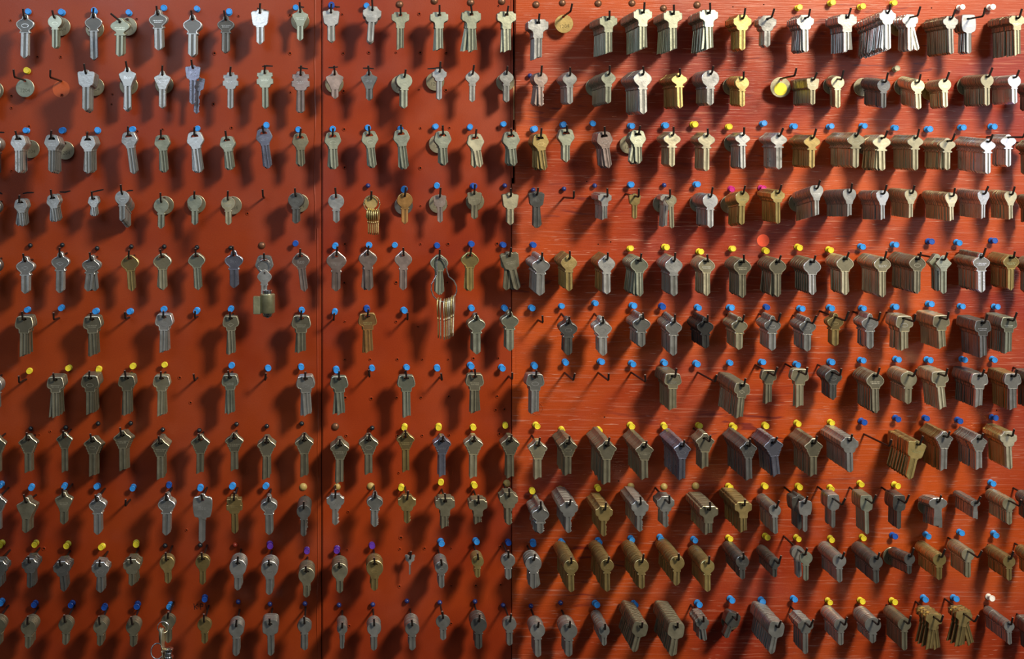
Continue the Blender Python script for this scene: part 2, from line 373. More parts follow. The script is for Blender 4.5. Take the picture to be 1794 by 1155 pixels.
        V, Fc = text_geo(mark, min(.28, 1.0 / max(4, len(mark)) * 1.25))
        vs = [bm.verts.new((v[0], yf - .12, zc - .03 + v[1])) for v in V]
        for f in Fc:
            try: bm.faces.new([vs[i] for i in f]).material_index = 2
            except ValueError: pass
    return bow, blade
_cache = {}
def key_mesh(kind, ratio, cut, mark):
    ratio = round(ratio * 5) / 5; k = (kind, ratio, cut, mark)
    if k not in _cache:
        ms = []; V = []; F = []; MI = []; off = 0
        for nm_, bm in zip(('bow', 'blade'), key_geo(kind, ratio, cut, mark)):
            me = bpy.data.meshes.new(nm_); bm.to_mesh(me); bm.free()
            for m in (MET['n'], DIRT_SHADE['n'], STAMP_GLINT['n']): me.materials.append(m)
            ms.append(me)
            if mark is None or True:
                co = np.empty(len(me.vertices) * 3); me.vertices.foreach_get('co', co); V.append(co.reshape(-1, 3))
                for p in me.polygons: F.append([v + off for v in p.vertices]); MI.append(p.material_index)
                off += len(me.vertices)
        _cache[k] = (ms[0], ms[1], np.concatenate(V), F, MI)
    return _cache[k]

# ------------------------------------------------------------------ the board
def panel(name, label, u0, u1, mat, extra=None):
    bm = bmesh.new()
    a = P(u0, -170); b = P(u1, 1330)
    x0, x1, z0, z1 = a.x, b.x, b.z, a.z; bv = .0012
    box(bm, x0, x1, 0, .012, z0, z1)
    bmesh.ops.bevel(bm, geom=list(bm.edges), offset=bv, segments=2, affect='EDGES')
    if extra: extra(bm)
    o = obj(name, bm_mesh(bm, name, [mat, HOLE, WOOD, PATCH]))
    tag(o, label, 'board', 'red painted plywood panels')
    return o
rnd = random.Random(3)
def dents(bm, spots):
    for u, v in spots:
        p = P(u, v); r = rnd.uniform(.0010, .0019)
        lathe_y(bm, [(r * 1.5, .0002), (r * 1.1, -.0007), (r * .75, -.0007), (r * .55, .0001)], 10, p.x, p.z, 0)
        lathe_y(bm, [(r * .6, -.00006), (0, -.00006)], 8, p.x, p.z, 1)
def midspots(bm):
    pts = [T(0,1,*p) for p in ((1148,95),(628,365),(803,360),(990,360),(1155,360),(1332,362),(622,98),(1147,612),(1330,617),(630,623),(1690,40))]
    pts += [T(1,1,*p) for p in ((635,85),(1157,77),(1310,80),(1355,75),(638,345),(1155,350),(1158,608),(1335,605),(1680,75))]
    pts += [T(2,1,*p) for p in ((640,50),(1157,50),(1345,50),(1680,48),(636,315),(990,312),(1340,312),(640,580),(990,580),(1140,612),(640,838),(812,838),(998,838),(1170,838),(1346,838),(1518,832),(1688,830))]
    pts += [T(3,1,*p) for p in ((642,262),(820,268),(995,262),(1160,260),(1350,252),(1680,252),(1670,345),(1730,340),(650,522),(1000,522),(1168,520),(1352,518),(1695,510),(1008,775))]
    pts += [T(4,1,*p) for p in ((662,203),(1023,380),(1015,457),(1185,453),(1366,452),(1700,440),(1013,712),(1367,707),(1535,707),(1705,702),(657,463))]
    pts += [T(5,1,*p) for p in ((670,222),(1366,205))]
    dents(bm, pts)
    a = P(895.5, -160); b = P(898.8, 312); box(bm, a.x, b.x, .0002, .0118, b.z, a.z)
def leftspots(bm):
    pts = [T(0,0,*p) for p in ((72,140),(78,655),(78,738),(415,390),(423,650),(768,645),(762,712),(1458,712),(1630,110),(935,130),(1465,365),(255,388))]
    pts += [T(1,0,*p) for p in ((198,65),(1112,85),(1582,75),(80,368),(1690,660),(598,105),(940,98))] + [T(0,1,*p) for p in ((265,365),(265,105),(268,632))]
    pts += [T(3,0,*p) for p in ((1228,125),(1302,295),(343,492),(268,515))] + [T(4,0,*p) for p in ((300,455),(1275,328))]
    dents(bm, pts)
    # swollen vertical ridge where the board has split beside the joint
    for u, va, vb in ((551, -20, 420), (556, 400, 1200)):
        a = P(u, va); b = P(u, vb)
        tube(bm, [(a.x + rnd.uniform(-.0008, .0008), .0012, a.z + (b.z - a.z) * k / 14) for k in range(15)], .0018, 6)
def rightspots(bm):
    pts = [(1284, 12), (1632, 14), (1626, 140), (1028, 318), (1048, 428), (1070, 424), (1059, 731), (1084, 843), (1746, 719), (1338, 8)]
    for u, v in pts:
        p = P(u, v); lathe_y(bm, [(.0008, -.00008), (0, -.00008)], 8, p.x, p.z, 1)
    # filler lines: a chipped left edge and the sliver of bare wood in the gap
    for va, vb in ((150, 210), (228, 250)):
        a = P(899.5, va); b = P(901.5, vb); box(bm, a.x, b.x, .002, .010, b.z, a.z, 2)
    p = P(940, 716); tube(bm, [(p.x + .0068 * math.cos(k * math.pi / 10), .0001, p.z + .0068 * math.sin(k * math.pi / 10)) for k in range(20)], .0005, 6, closed=True)
    a = P(897.4, 322); b = P(904.5, 1325); box(bm, a.x, b.x, .0002, .0118, b.z, a.z)
boardL = panel('plywood_panel', 'smooth red-orange painted board at the left, with blue and black pins and markered dashes', -260, 563, BL, leftspots)
boardM = panel('plywood_panel', 'narrow red painted board in the middle, dotted with old nail dents', 564.2, 896.5, BM_, midspots)
boardR = panel('plywood_panel', 'wide red painted plywood sheet at the right with coarse horizontal wood grain', 902.2, 2080, BR, rightspots)
bm = bmesh.new(); box(bm, -1.0, 1.4, .0125, .05, -.95, .45)
wb = obj('wall_back', bm_mesh(bm, 'wall', [DARK])); wb['kind'] = 'structure'

def stroke(bm, pts, wd):
    pts = [P(*p) for p in pts]; prev = None
    for i, p in enumerate(pts):
        t = (pts[min(i + 1, len(pts) - 1)] - pts[max(i - 1, 0)]).normalized(); n = Vector((t.z, 0, -t.x))
        ww = wd * (1 if 0 < i < len(pts) - 1 else .7)
        c = [bm.verts.new((p.x + n.x * ww * s_, y, p.z + n.z * ww * s_)) for s_, y in ((-1, -.00003), (-1, -.00012), (1, -.00012), (1, -.00003))]
        if prev:
            for a in range(3): bm.faces.new((prev[a], prev[a + 1], c[a + 1], c[a]))
        prev = c
def dash(tr, tcx, a, b, c, parent):
    bm = bmesh.new(); stroke(bm, [T(tr, tcx, *q) for q in (a, b, c)], .0009)
    obj('marker_dash', bm_mesh(bm, 'dash', [INK]), parent)
for a, b, c in (((155,523),(190,517),(232,516)), ((408,512),(445,514),(482,505)), ((628,514),(665,505),(708,496)), ((862,508),(885,503),(910,502)), ((-20,515),(5,520),(16,526)), ((-20,105),(10,105),(30,106))):
    dash(1, 0, a, b, c, boardL)
for a, b, c in (((75,455),(105,450),(148,452)), ((322,463),(350,466),(388,470)), ((40,55),(70,68),(103,70)), ((325,40),(345,48),(362,50))): dash(0, 1, a, b, c, boardL)
for a, b, c in (((528,462),(560,462),(593,457)), ((764,466),(800,466),(838,470)), ((1205,470),(1250,468),(1305,460)), ((560,42),(585,48),(607,48))): dash(0, 1, a, b, c, boardM)
bm = bmesh.new()
for line in ([(1325,68),(1330,112)], [(1352,72),(1331,90),(1350,108)], [(1368,70),(1372,112)], [(1368,70),(1388,74),(1386,88),(1370,92)], [(1405,72),(1412,112)]):
    stroke(bm, [T(5, 0, *q) for q in line], .0005)
obj('marker_writing', bm_mesh(bm, 'writing', [INK]), boardL)['label'] = 'handwritten black letters KP1'
bm = bmesh.new(); p = P(*T(0, 0, 418, 608)); lathe_y(bm, [(.0095, -.00002), (.0095, -.00006), (0, -.00006)], 28, p.x, p.z)
obj('paint_mark', bm_mesh(bm, 'patch', [PATCH]), boardL)['label'] = 'brighter orange round mark where a disc used to hang'
bm = bmesh.new(); p = P(1337, 421.5); lathe_y(bm, [(.0069, -.00002), (.0069, -.00018), (0, -.00018)], 32, p.x, p.z)
tag(obj('round_sticker', bm_mesh(bm, 'sticker', [ORANGE])), 'bright orange round sticker on the coarse red board, below the magenta pins', 'sticker')

# ------------------------------------------------------------------ what hangs where
# (x, y of the front key's hole in the crop, kind, bow width, hole-to-tip, colour, stack, options)
# stack: number of keys for crops 0 and 1, sideways spread of the stack in crop pixels for crops 2 and 3
E = {}
E[0,0] = [
 (172,128,'ov',125,280,'n',3,dict(m='ring')), (375,122,'ro',97,210,'g',6,dict(D=(425,185),m='ring')), (638,118,'ov',122,285,'n',3,dict(D=(650,208))),
 (820,150,'ya',134,240,'g',6,dict(D=(878,165),m='lines',lean=-55)), (1078,98,'ov',125,240,'n',8,dict(up=-20,m='lines')), (1315,132,'ov',130,265,'n',7,{}), (1542,135,'ov',116,225,'d',5,dict(m='lines')),
 (190,555,None,0,0,'g',0,dict(D=(190,612),e=2,dc='g')), (420,555,None,0,0,'g',0,{}),
 (588,500,'tr',118,262,'n',12,dict(up=60,D=(655,600))), (870,485,'sh',120,265,'n',5,dict(m='Ilco',D=(882,600),rot=1)), (1110,510,'sh',116,238,'B',4,dict(D=(1125,585),m='lines')),
 (1318,465,'tr',105,250,'u',2,dict(m='Ilco',cut=1,two=(1345,545,'u',250))), (1575,515,'pn',106,225,'n',3,dict(m='lines')),
 (-50,600,'ro',110,200,'g',4,dict(D=(-35,615)))]
E[0,1] = [
 (60,88,'tr',122,222,'B',7,dict(m='lines',up=-30)), (335,82,'sh',112,205,'g',1,dict(D=(335,150),m='lines',d=20)), (545,85,'tr',116,215,'n',5,dict(m='lines')), (828,68,'kw',126,228,'n',5,dict(rot=-3,up=40,m='lines')),
 (1020,103,'te',120,250,'g',3,{}), (1285,103,'te',122,248,'g',6,dict(fan=5)), (1505,98,'te',130,255,'g',5,dict(fan=12)), (1745,100,'te',130,255,'g',5,dict(fan=7)),
 (93,500,'pn',112,245,'g',5,dict(m='lines')), (338,512,'pn',120,262,'p',4,dict(fan=3,m='lines')), (570,508,'sh',122,182,'p',3,dict(D=(568,580))), (805,510,'sh',113,187,'d',2,dict(m='Ilco')),
 (1047,525,'ro',110,216,'g',7,dict(m='ring',D=(1015,580))), (1287,490,'kw',98,190,'B',5,dict(D=(1255,560))), (1512,505,'td',98,200,'n',3,dict(m='lines')), (1745,505,'td',98,188,'n',6,dict(m='Ilco',D=(1735,565)))]
E[0,2] = [
 (245,155,'te',140,240,'n',12,{}), (408,120,None,0,0,'b',0,dict(D=(408,172),dc='b',num='1204')),
 (725,130,'te',120,248,'g',75,dict(fan=3)), (960,85,'te',127,258,'g',95,dict(up=15,fan=2)), (1165,95,'te',127,262,'g',75,dict(fan=4,up=10)), (1410,88,'te',127,255,'g',85,dict(fan=6,up=12)), (1640,125,'kw',124,228,'G',60,dict(fan=2)),
 (262,515,'ro',97,216,'p',25,dict(cut=1,m='Ilco',fan=8)), (460,515,'td',100,200,'B',45,dict(m='ring')), (725,510,'td',100,195,'g',95,dict(m='ring',D=(625,600))), (958,508,'td',126,268,'n',90,dict(m='Ilco')),
 (1208,520,'ya',112,232,'b',90,{}), (1422,505,'ro',122,215,'n',70,dict(m='Ilco')), (1638,542,'ro',96,195,'G',65,dict(m='lines',D=(1560,590)))]
E[0,3] = [
 (40,130,'kw',122,205,'B',35,dict(e=10,m='ring')), (298,125,'kw',118,235,'n',70,dict(m='Ilco',fan=7,e=6)), (585,120,'te',132,245,'n',85,dict(m='Ilco',fan=3)),
 (860,90,'kw',116,245,'B',175,dict(fan=8,up=40)), (1015,120,'kw',106,238,'B',12,dict(fan=13,e=14,m='lines',D=(925,190),dc='b')), (1290,130,'kw',102,245,'d',150,dict(m='Ilco',rc='o')), (1415,130,'sq',100,238,'n',55,dict(e=26,m='lines',fan=5)),
 (1745,125,'te',108,250,'o',155,dict(m='lines')),
 (104,545,None,0,0,'b',0,dict(D=(100,587),dc='P',sticker=1,r=1.1,e=2)), (350,545,'tr',88,175,'o',115,dict(m='lines')), (520,540,'ro',92,195,'P',70,dict(e=16,m='lines',D=(478,585))), (835,560,'ro',92,190,'d',115,dict(m='ring',D=(680,595))),
 (1065,562,'ro',95,188,'P',150,dict(m='lines',D=(960,590))), (1250,555,'ro',92,188,'P',90,dict(m='lines',fan=2,D=(1140,625),dc='b')), (1540,525,'ro',92,195,'o',160,dict(fan=2,D=(1385,590))), (1725,530,'ro',92,188,'B',140,{}), (1880,580,'ro',90,180,'d',100,{})]
E[1,0] = [
 (125,150,'hx',106,235,'B',11,dict(D=(215,225),m='ring')), (355,148,'hx',106,240,'n',12,dict(D=(452,235),m='lines',fan=2)), (600,155,'hx',106,238,'n',13,dict(fan=4,m='ring')), (880,130,'hx',110,262,'n',5,dict(rot=8,m='lines')),
 (1105,150,'hx',106,228,'g',6,dict(fan=5,rot=6)), (1330,130,'hx',116,250,'n',5,dict(fan=7,rot=8)), (1550,158,'hx',104,208,'g',9,dict(fan=6,rot=8,m='lines')), (-45,160,'ro',110,240,'n',9,{}),
 (140,585,'hx',92,162,'n',9,dict(fan=14,rot=6,m='ring')), (360,555,'hx',92,160,'n',9,dict(fan=13,rot=10,m='ring')), (637,560,'hx',76,126,'n',6,dict(fan=12,rot=6,m='ring')), (835,525,'ro',102,190,'n',17,dict(up=80,m='ring')),
 (1102,580,'ro',104,190,'g',3,dict(up=25,D=(1130,600))), (1330,555,'ro',104,190,'g',3,dict(D=(1345,595))), (1558,565,'ro',98,175,'P',4,dict(up=10,D=(1592,605),m='lines')), (-45,590,'ro',104,190,'d',5,{})]
E[1,1] = [
 (85,110,'hx',112,248,'u',4,dict(fan=6,rot=7,m='lines')), (335,140,'hx',112,212,'o',3,dict(fan=7,rot=4)), (557,132,'hx',114,228,'g',6,dict(fan=6,rot=3,m='ring')), (808,125,'hx',114,224,'g',5,dict(fan=7,rot=6,m='ring')), (1025,115,'hx',112,238,'g',5,dict(fan=5,rot=6,m='ring')),
 (1308,125,'hx',116,220,'g',7,dict(fan=5,rot=4,m='ring',D=(1275,190))), (1530,145,'hx',114,215,'P',4,dict(fan=9,rot=9,rc='b')), (1775,130,'hx',116,220,'g',7,dict(fan=8,rot=5,m='ring')),
 (90,550,None,0,0,'n',0,dict(d=22)), (305,540,'ro',107,182,'d',6,dict(D=(335,590),m='ring')), (580,548,'ro',112,188,'n',1,{}), (820,560,'ro',92,150,'b',4,dict(ring=1,fan=8)), (1050,540,'ro',108,188,'c',3,dict(D=(1040,610),dc='d')),
 (1288,545,'tr',90,185,'p',1,dict(m='Ilco',D=(1275,595))), (1525,525,'tr',98,180,'o',5,dict(fan=4,m='lines',D=(1530,580))), (1772,540,'tr',112,212,'o',5,dict(fan=2))]
E[1,2] = [
 (258,145,'hx',112,235,'b',35,dict(fan=8,rot=8,m='ring')), (437,110,'hx',112,212,'g',14,{}), (695,130,'hx',112,228,'p',40,dict(fan=9,rot=9,m='ring')), (925,120,'hx',112,212,'g',30,dict(fan=11,m='ring',D=(858,195))),
 (1160,125,'ya',122,228,'P',52,{}), (1395,130,'ya',122,238,'P',60,{}), (1640,125,'ya',106,232,'n',60,dict(fan=3,D=(1568,180))),
 (235,530,'tr',106,235,'d',6,dict(fan=7,m='Ilco')), (420,550,None,0,0,'n',0,dict(e=6)), (700,540,'te',92,168,'B',50,dict(e=9)), (905,540,'tr',80,160,'b',3,dict(e=12,dk=1)), (1120,545,'te',80,205,'B',30,dict(e=14,rot=-4,two=(1178,540,'o',230),D=(1085,590))),
 (1420,545,'ro',108,222,'n',80,dict(D=(1335,590),m='ring')), (1640,525,'ro',98,215,'G',75,dict(m='lines',D=(1545,600)))]
E[1,3] = [
 (118,130,'ya',116,225,'B',85,{}), (345,145,'ya',116,210,'b',110,{}), (645,130,'ya',124,235,'P',155,dict(m='ring')), (820,145,'ya',126,225,'P',110,dict(fan=7,e=4,D=(700,200))), (1050,145,'ya',112,222,'P',135,{}), (1270,165,'ya',112,205,'P',135,dict(fan=4,e=6)),
 (1545,170,'ya',112,225,'B',185,dict(up=-15)), (1685,140,'ya',114,212,'B',90,dict(e=25)), (1880,180,'ya',112,215,'o',100,{}),
 (110,520,'kw',97,208,'G',95,dict(m='lines')), (375,490,'pl',93,182,'n',150,dict(up=75,m='lines',D=(240,590))), (600,515,'pl',92,168,'n',140,dict(up=25,m='ring')), (825,525,'pl',90,172,'n',130,dict(up=15)), (1020,520,'pl',86,165,'P',120,dict(m='lines')), (1295,540,'pl',86,168,'P',165,dict(m='lines')),
 (1515,525,'pl',86,165,'B',150,{}), (1700,530,'pl',86,165,'P',120,{}), (1890,560,'pl',86,165,'o',110,{})]
E[2,0] = [
 (172,165,'ov',126,232,'n',5,dict(m='diamond',up=15)), (412,135,'ov',126,246,'n',4,dict(m='diamond')), (625,160,'ov',122,226,'n',6,dict(fan=12,rot=-6,m='lines')), (885,150,'pe',125,222,'b',3,dict(rot=4)), (1107,140,'pe',126,232,'P',4,dict(fan=5,rot=2)), (1340,135,'pe',116,238,'g',4,dict(fan=3,rot=3)),
 (1597,125,'ov',128,242,'u',2,dict(m='Ilco')), (-45,170,'ro',110,230,'d',6,{}),
 (165,565,'be',128,248,'o',8,dict(fan=3)), (405,555,None,0,0,'n',0,dict(d=24)), (628,565,'be',128,248,'o',8,dict(fan=3,rot=3,m='lines')), (885,550,None,0,0,'n',0,dict(d=24)), (1120,550,'be',122,250,'B',7,dict(fan=4,m='ring')), (1350,545,None,0,0,'n',0,dict(d=22)), (1575,560,'be',112,248,'o',5,dict(fan=4,rot=2,m='diamond'))]
E[2,1] = [
 (90,160,'hx',124,110,'d',4,dict(lock=1)), (335,135,'pe',122,242,'p',4,dict(rot=7,m='Ilco')), (583,130,'td',138,256,'p',2,dict(m='lines')), (797,120,'td',126,240,'p',5,dict(fan=6,rot=2)), (1040,125,'td',122,235,'p',3,{}), (1285,150,'pe',124,245,'g',6,dict(wire=1,fan=5)), (1495,130,'pe',122,236,'G',4,dict(fan=5)),
 (1765,130,'tr',122,255,'o',6,dict(fan=18,rot=14,m='lines')),
 (342,560,'be',132,250,'o',5,dict(fan=4,m='lines')), (565,560,None,0,0,'n',0,dict(d=22)), (795,545,'be',126,252,'c',4,dict(fan=5,rot=3,m='lines')), (1060,555,None,0,0,'n',0,dict(d=24)), (1540,565,'ov',122,238,'g',9,{}), (1768,540,'ov',122,236,'g',7,{})]
E[2,2] = [
 (265,160,'ov',124,238,'B',50,dict(fan=3,rot=-2)), (455,150,'td',112,225,'b',50,dict(m='lines')), (712,155,'td',120,230,'B',55,dict(m='lines',rc='b',fan=3)), (935,165,'pe',122,240,'g',60,dict(fan=9)), (1170,165,'td',122,240,'n',60,dict(m='ring')), (1395,170,'pe',118,245,'P',60,dict(m='lines')), (1640,175,'pe',122,240,'o',65,dict(m='lines')),
 (245,570,None,0,0,'n',0,dict(d=30)), (452,590,'ov',126,230,'d',18,dict(m='ring',up=-20)), (685,590,'ov',126,228,'B',25,dict(m='ring',up=-20)), (950,560,'ov',124,208,'n',50,dict(e=4,fan=3)), (1170,585,'ov',116,228,'n',60,dict(up=-15)), (1385,580,'ov',116,195,'k',70,dict(e=5)), (1620,575,'ov',112,205,'P',70,dict(e=7))]
E[2,3] = [
 (110,175,'pe',120,230,'o',90,dict(fan=6)), (345,175,'pe',124,235,'n',100,dict(fan=5,rc='o')), (570,155,'pe',122,242,'P',80,dict(fan=3)), (825,160,'pe',116,245,'P',120,dict(m='lines')), (1065,155,'pe',118,245,'o',150,dict(m='ring')), (1200,150,'di',112,235,'g',4,dict(e=12,two=(1260,152,'g',240))),
 (1500,140,'ov',122,238,'B',135,dict(m='lines',rc='o')), (1705,145,'pe',112,218,'G',120,dict(m='lines',rc='b')), (1885,170,'pe',116,230,'o',100,{}),
 (75,570,'ov',118,218,'n',60,dict(e=14,m='ring')), (315,580,'ov',116,215,'n',70,dict(e=12,m='ring')), (505,550,'ov',112,205,'b',28,dict(e=22,m='ring')), (740,555,'ov',120,210,'n',60,dict(e=18,m='ring')), (975,560,'be',122,222,'P',75,dict(e=18,m='ring',fan=4)), (1225,555,'be',118,218,'P',120,dict(e=9,rot=4)),
 (1510,590,'be',118,235,'d',130,dict(m='lines')), (1690,568,'be',116,238,'g',125,dict(e=6,m='lines'))]
E[3,0] = [
 (180,135,None,0,0,'n',0,dict(d=28)), (378,140,'be',118,248,'o',11,dict(fan=6,rot=2,m='lines')), (615,130,'be',126,245,'o',12,dict(fan=3,m='ring')), (865,130,'be',118,248,'o',9,dict(fan=5)), (1103,130,'be',118,250,'P',6,dict(fan=3)), (1350,125,None,0,0,'n',0,dict(d=26)), (1570,125,'be',114,250,'g',6,dict(fan=4,rot=2,m='lines')), (-45,150,'ro',118,210,'n',7,{}),
 (-20,560,'sc',122,210,'o',4,{}), (190,550,'sc',128,238,'o',6,dict(up=20)), (440,530,'sc',112,242,'o',2,{}), (632,560,'sc',122,242,'o',11,dict(up=35,m='ring')), (835,520,'sc',122,252,'o',13,dict(up=35,m='lines')), (1095,575,'sc',124,250,'o',11,dict(m='lines')), (1368,550,'sc',130,238,'o',4,{}), (1600,540,'sc',126,238,'o',4,dict(m='lines'))]
E[3,1] = [
 (105,122,None,0,0,'n',0,dict(d=24)), (370,135,'be',127,262,'B',7,dict(fan=5,rot=4,m='diamond')), (600,135,'be',124,248,'g',5,dict(fan=7,rot=4)), (805,100,None,0,0,'n',0,dict(d=24)), (1060,130,'be',122,258,'g',5,{}), (1290,120,None,0,0,'n',0,dict(d=26)), (1528,120,'be',124,250,'o',5,dict(fan=4,m='lines')), (1760,115,None,0,0,'n',0,dict(d=26)),
 (105,570,'sc',127,242,'o',8,{}), (362,555,'sc',127,248,'o',7,{}), (605,590,'sc',130,252,'o',10,dict(m='lines')), (803,555,'sc',132,248,'o',6,dict(m='ring')), (1055,530,'sc',122,235,'b',4,dict(m='lines')), (1305,560,'sc',122,245,'u',7,dict(m='lines')), (1520,560,'sc',128,255,'P',7,{}), (1770,560,'sc',128,252,'o',8,{})]
E[3,2] = [
 (225,120,'be',126,245,'n',10,dict(m='ring',up=20)), (425,90,None,0,0,'n',0,dict(root=1)), (655,90,None,0,0,'n',0,dict(root=1)), (880,88,None,0,0,'n',0,dict(root=1,e=12)), (1335,88,None,0,0,'n',0,dict(root=1,e=12)), (1165,115,'be',118,235,'P',70,dict(e=4,m='lines',rc='o')), (1640,180,'be',112,232,'o',130,dict(m='diamond',rot=-6)),
 (243,590,'sc',128,222,'P',6,{}), (450,575,'sc',124,230,'o',50,dict(m='ring')), (715,590,'sc',132,252,'o',85,{}), (970,600,'sc',124,225,'o',95,dict(m='lines')), (1230,595,'sc',116,232,'u',110,dict(m='ring')), (1385,540,'sc',130,218,'o',40,dict(e=12)), (1680,590,'sc',118,238,'d',125,dict(m='Ilco'))]
E[3,3] = [
 (50,90,'be',108,208,'o',15,dict(e=14)), (262,85,'be',122,232,'P',20,dict(e=14,fan=2)), (490,90,'pe',118,198,'d',12,dict(e=14,m='ring')), (775,115,'pe',126,245,'o',100,dict(fan=2,m='lines')), (1005,105,'ro',114,205,'P',95,dict(e=6)), (1215,100,'be',120,245,'P',100,dict(e=10,rot=4)), (1490,115,'be',120,222,'B',135,dict(rc='d')), (1715,115,'be',116,240,'n',125,dict(rc='b')), (1870,110,'be',116,230,'d',100,{}),
 (80,570,'sc',130,225,'u',95,dict(rot=6)), (355,575,'sc',127,238,'o',115,{}), (600,555,'kw',122,220,'n',140,{}), (700,510,None,0,0,'n',0,dict(root=1,e=10)), (1065,580,'tr',124,250,'G',150,dict(rot=-15,m='lines',fan=4,rc='b')),
 (1250,525,'sc',120,248,'B',125,dict(e=4,rc='b')), (1485,545,'sc',116,218,'B',125,dict(rc='n')), (1685,515,'kw',118,238,'P',125,dict(e=4,rc='G'))]
E[4,0] = [
 (-15,120,'sc',120,210,'n',3,{}), (180,135,'sh',134,212,'o',8,dict(up=35)), (435,95,'sh',122,192,'o',4,dict(m='lines')), (665,125,'ov',118,230,'n',6,dict(m='ring')), (890,120,None,0,0,'n',0,dict(d=28)), (1138,120,'ov',122,232,'n',7,dict(m='lines')), (1385,120,'ca',134,290,'n',2,dict(m='Ilco')), (1600,120,'pn',108,228,'b',5,dict(m='lines')),
 (-5,560,'kw',115,160,'d',7,dict(fan=8)), (205,545,'kw',112,172,'d',9,dict(fan=6,m='ring')), (420,565,'kw',116,180,'d',9,dict(rot=6,fan=3,m='ring')), (685,570,'kw',118,188,'n',8,dict(fan=5,m='ring')), (900,550,'kw',116,172,'o',9,dict(fan=8)), (1140,530,'dh',102,172,'b',5,dict(fan=4,rot=3)), (1385,525,'dh',100,172,'b',4,{}), (1625,555,'dh',116,180,'n',10,{})]
E[4,1] = [
 (120,130,'ov',116,228,'n',7,dict(m='lines')), (360,175,'ro',98,188,'d',16,dict(cut=1)), (575,105,'kw',120,200,'B',3,dict(cut=1,m='lines')), (845,105,'ov',112,206,'n',5,dict(cut=1)), (1065,115,'kw',122,164,'b',4,dict(cut=1)), (1325,130,'te',134,182,'o',7,dict(cut=1)), (1550,140,'te',126,152,'o',8,dict(cut=1)), (1760,95,'kw',124,186,'o',8,dict(cut=1)),
 (125,565,'dh',116,200,'n',10,dict(m='ring')), (378,610,'dh',112,182,'o',12,{}), (605,580,'dh',112,178,'o',12,{}), (845,560,'dh',116,192,'b',11,dict(m='ring')), (1085,515,'bf',72,116,'B',1,dict(d=16)), (1300,560,'ro',92,162,'n',12,dict(m='ring')), (1548,520,'ro',84,142,'G',9,dict(m='lines')), (1755,510,'ro',98,156,'n',3,{})]
E[4,2] = [
 (260,185,'ov',122,178,'n',40,dict(cut=1,fan=8)), (455,155,'kw',124,200,'n',60,dict(cut=1)), (695,185,'kw',118,178,'b',65,dict(cut=1)), (940,150,'kw',118,198,'n',80,dict(cut=1)), (1115,120,'kw',120,182,'n',28,dict(cut=1,e=12)), (1410,185,'te',127,178,'o',100,{}), (1645,155,'te',118,188,'b',110,{}),
 (212,530,'ro',112,202,'n',10,dict(fan=8,m='ring')), (468,550,'ro',102,198,'b',75,dict(m='lines',fan=3)), (715,545,'ro',94,202,'b',95,dict(fan=5,m='lines')), (950,545,'ro',104,194,'b',95,dict(fan=5,m='lines')), (1195,525,'ro',102,190,'b',100,dict(fan=5,rot=-3)), (1400,550,'ro',100,204,'G',90,dict(m='lines',rc='b')), (1640,520,'ro',92,152,'d',100,dict(m='lines'))]
E[4,3] = [
 (90,170,'ro',84,185,'n',95,{}), (255,115,'ca',96,205,'d',8,dict(e=14,two=(320,182,'n',212),m='lines')), (490,110,'sq',86,212,'n',45,dict(e=20,m='lines')), (715,115,'sq',86,240,'g',60,dict(e=12)), (940,115,'sq',88,212,'d',60,dict(e=12,m='lines')), (1205,135,'fk',126,188,'n',95,dict(D=(1120,160))), (1460,140,'fk',70,118,'n',120,{}), (1690,125,'ro',94,170,'P',120,dict(e=16)), (1870,120,'ro',94,170,'d',100,{}),
 (90,530,'ro',78,125,'d',95,dict(e=8)), (250,460,'ro',96,192,'n',14,dict(e=16,m='lines',two=(335,522,'g',195))), (530,510,'ro',98,182,'n',105,dict(e=4,m='lines')), (780,520,'ro',97,182,'d',125,dict(m='lines')), (1010,505,'ro',80,134,'d',110,dict(D=(880,500))), (1215,505,'ro',94,162,'G',125,dict(m='lines')), (1410,470,'ro',93,182,'P',100,dict(e=18,m='lines')),
 (1690,520,'ro',87,165,'b',130,dict(m='lines')), (1880,510,'ro',90,165,'b',110,{})]
E[5,0] = [
 (-15,190,'ro',110,180,'o',6,{}), (195,205,'ro',107,172,'o',9,{}), (450,190,'ro',102,158,'o',5,{}), (685,205,'ro',98,162,'o',8,{}), (910,205,'ro',102,172,'o',7,{}), (1150,165,'ro',98,172,'o',3,dict(chain=1)), (1397,190,'ro',98,158,'b',3,{}), (1615,220,'ro',104,198,'n',9,dict(m='ring'))]
E[5,1] = [
 (130,210,'rq',108,222,'n',9,{}), (365,200,'ro',96,195,'n',4,dict(m='lines',fan=3)), (622,225,'ro',72,152,'n',12,{}), (840,215,'ro',97,180,'n',9,dict(m='lines')), (1100,215,'ro',100,178,'n',12,dict(m='lines')), (1310,165,'ro',100,168,'n',1,dict(m='lines')), (1555,185,'ro',113,210,'d',10,dict(m='lines')), (1765,185,'ro',97,178,'n',3,dict(m='lines'))]
E[5,2] = [
 (240,225,'ro',106,215,'n',10,dict(m='lines',up=-5)), (455,225,'ro',118,218,'n',11,dict(m='ring')), (695,235,'ro',77,118,'n',60,dict(fan=3)), (945,225,'rq',104,188,'o',90,dict(rot=-14,fan=5,m='lines')), (1190,230,'rq',112,196,'o',105,dict(rot=-12,fan=6,m='lines')), (1365,185,'kw',90,148,'n',50,dict(fan=9,rot=8)), (1580,160,'rq',98,155,'d',12,dict(rot=-20,e=22,D=(1555,185),m='lines'))]
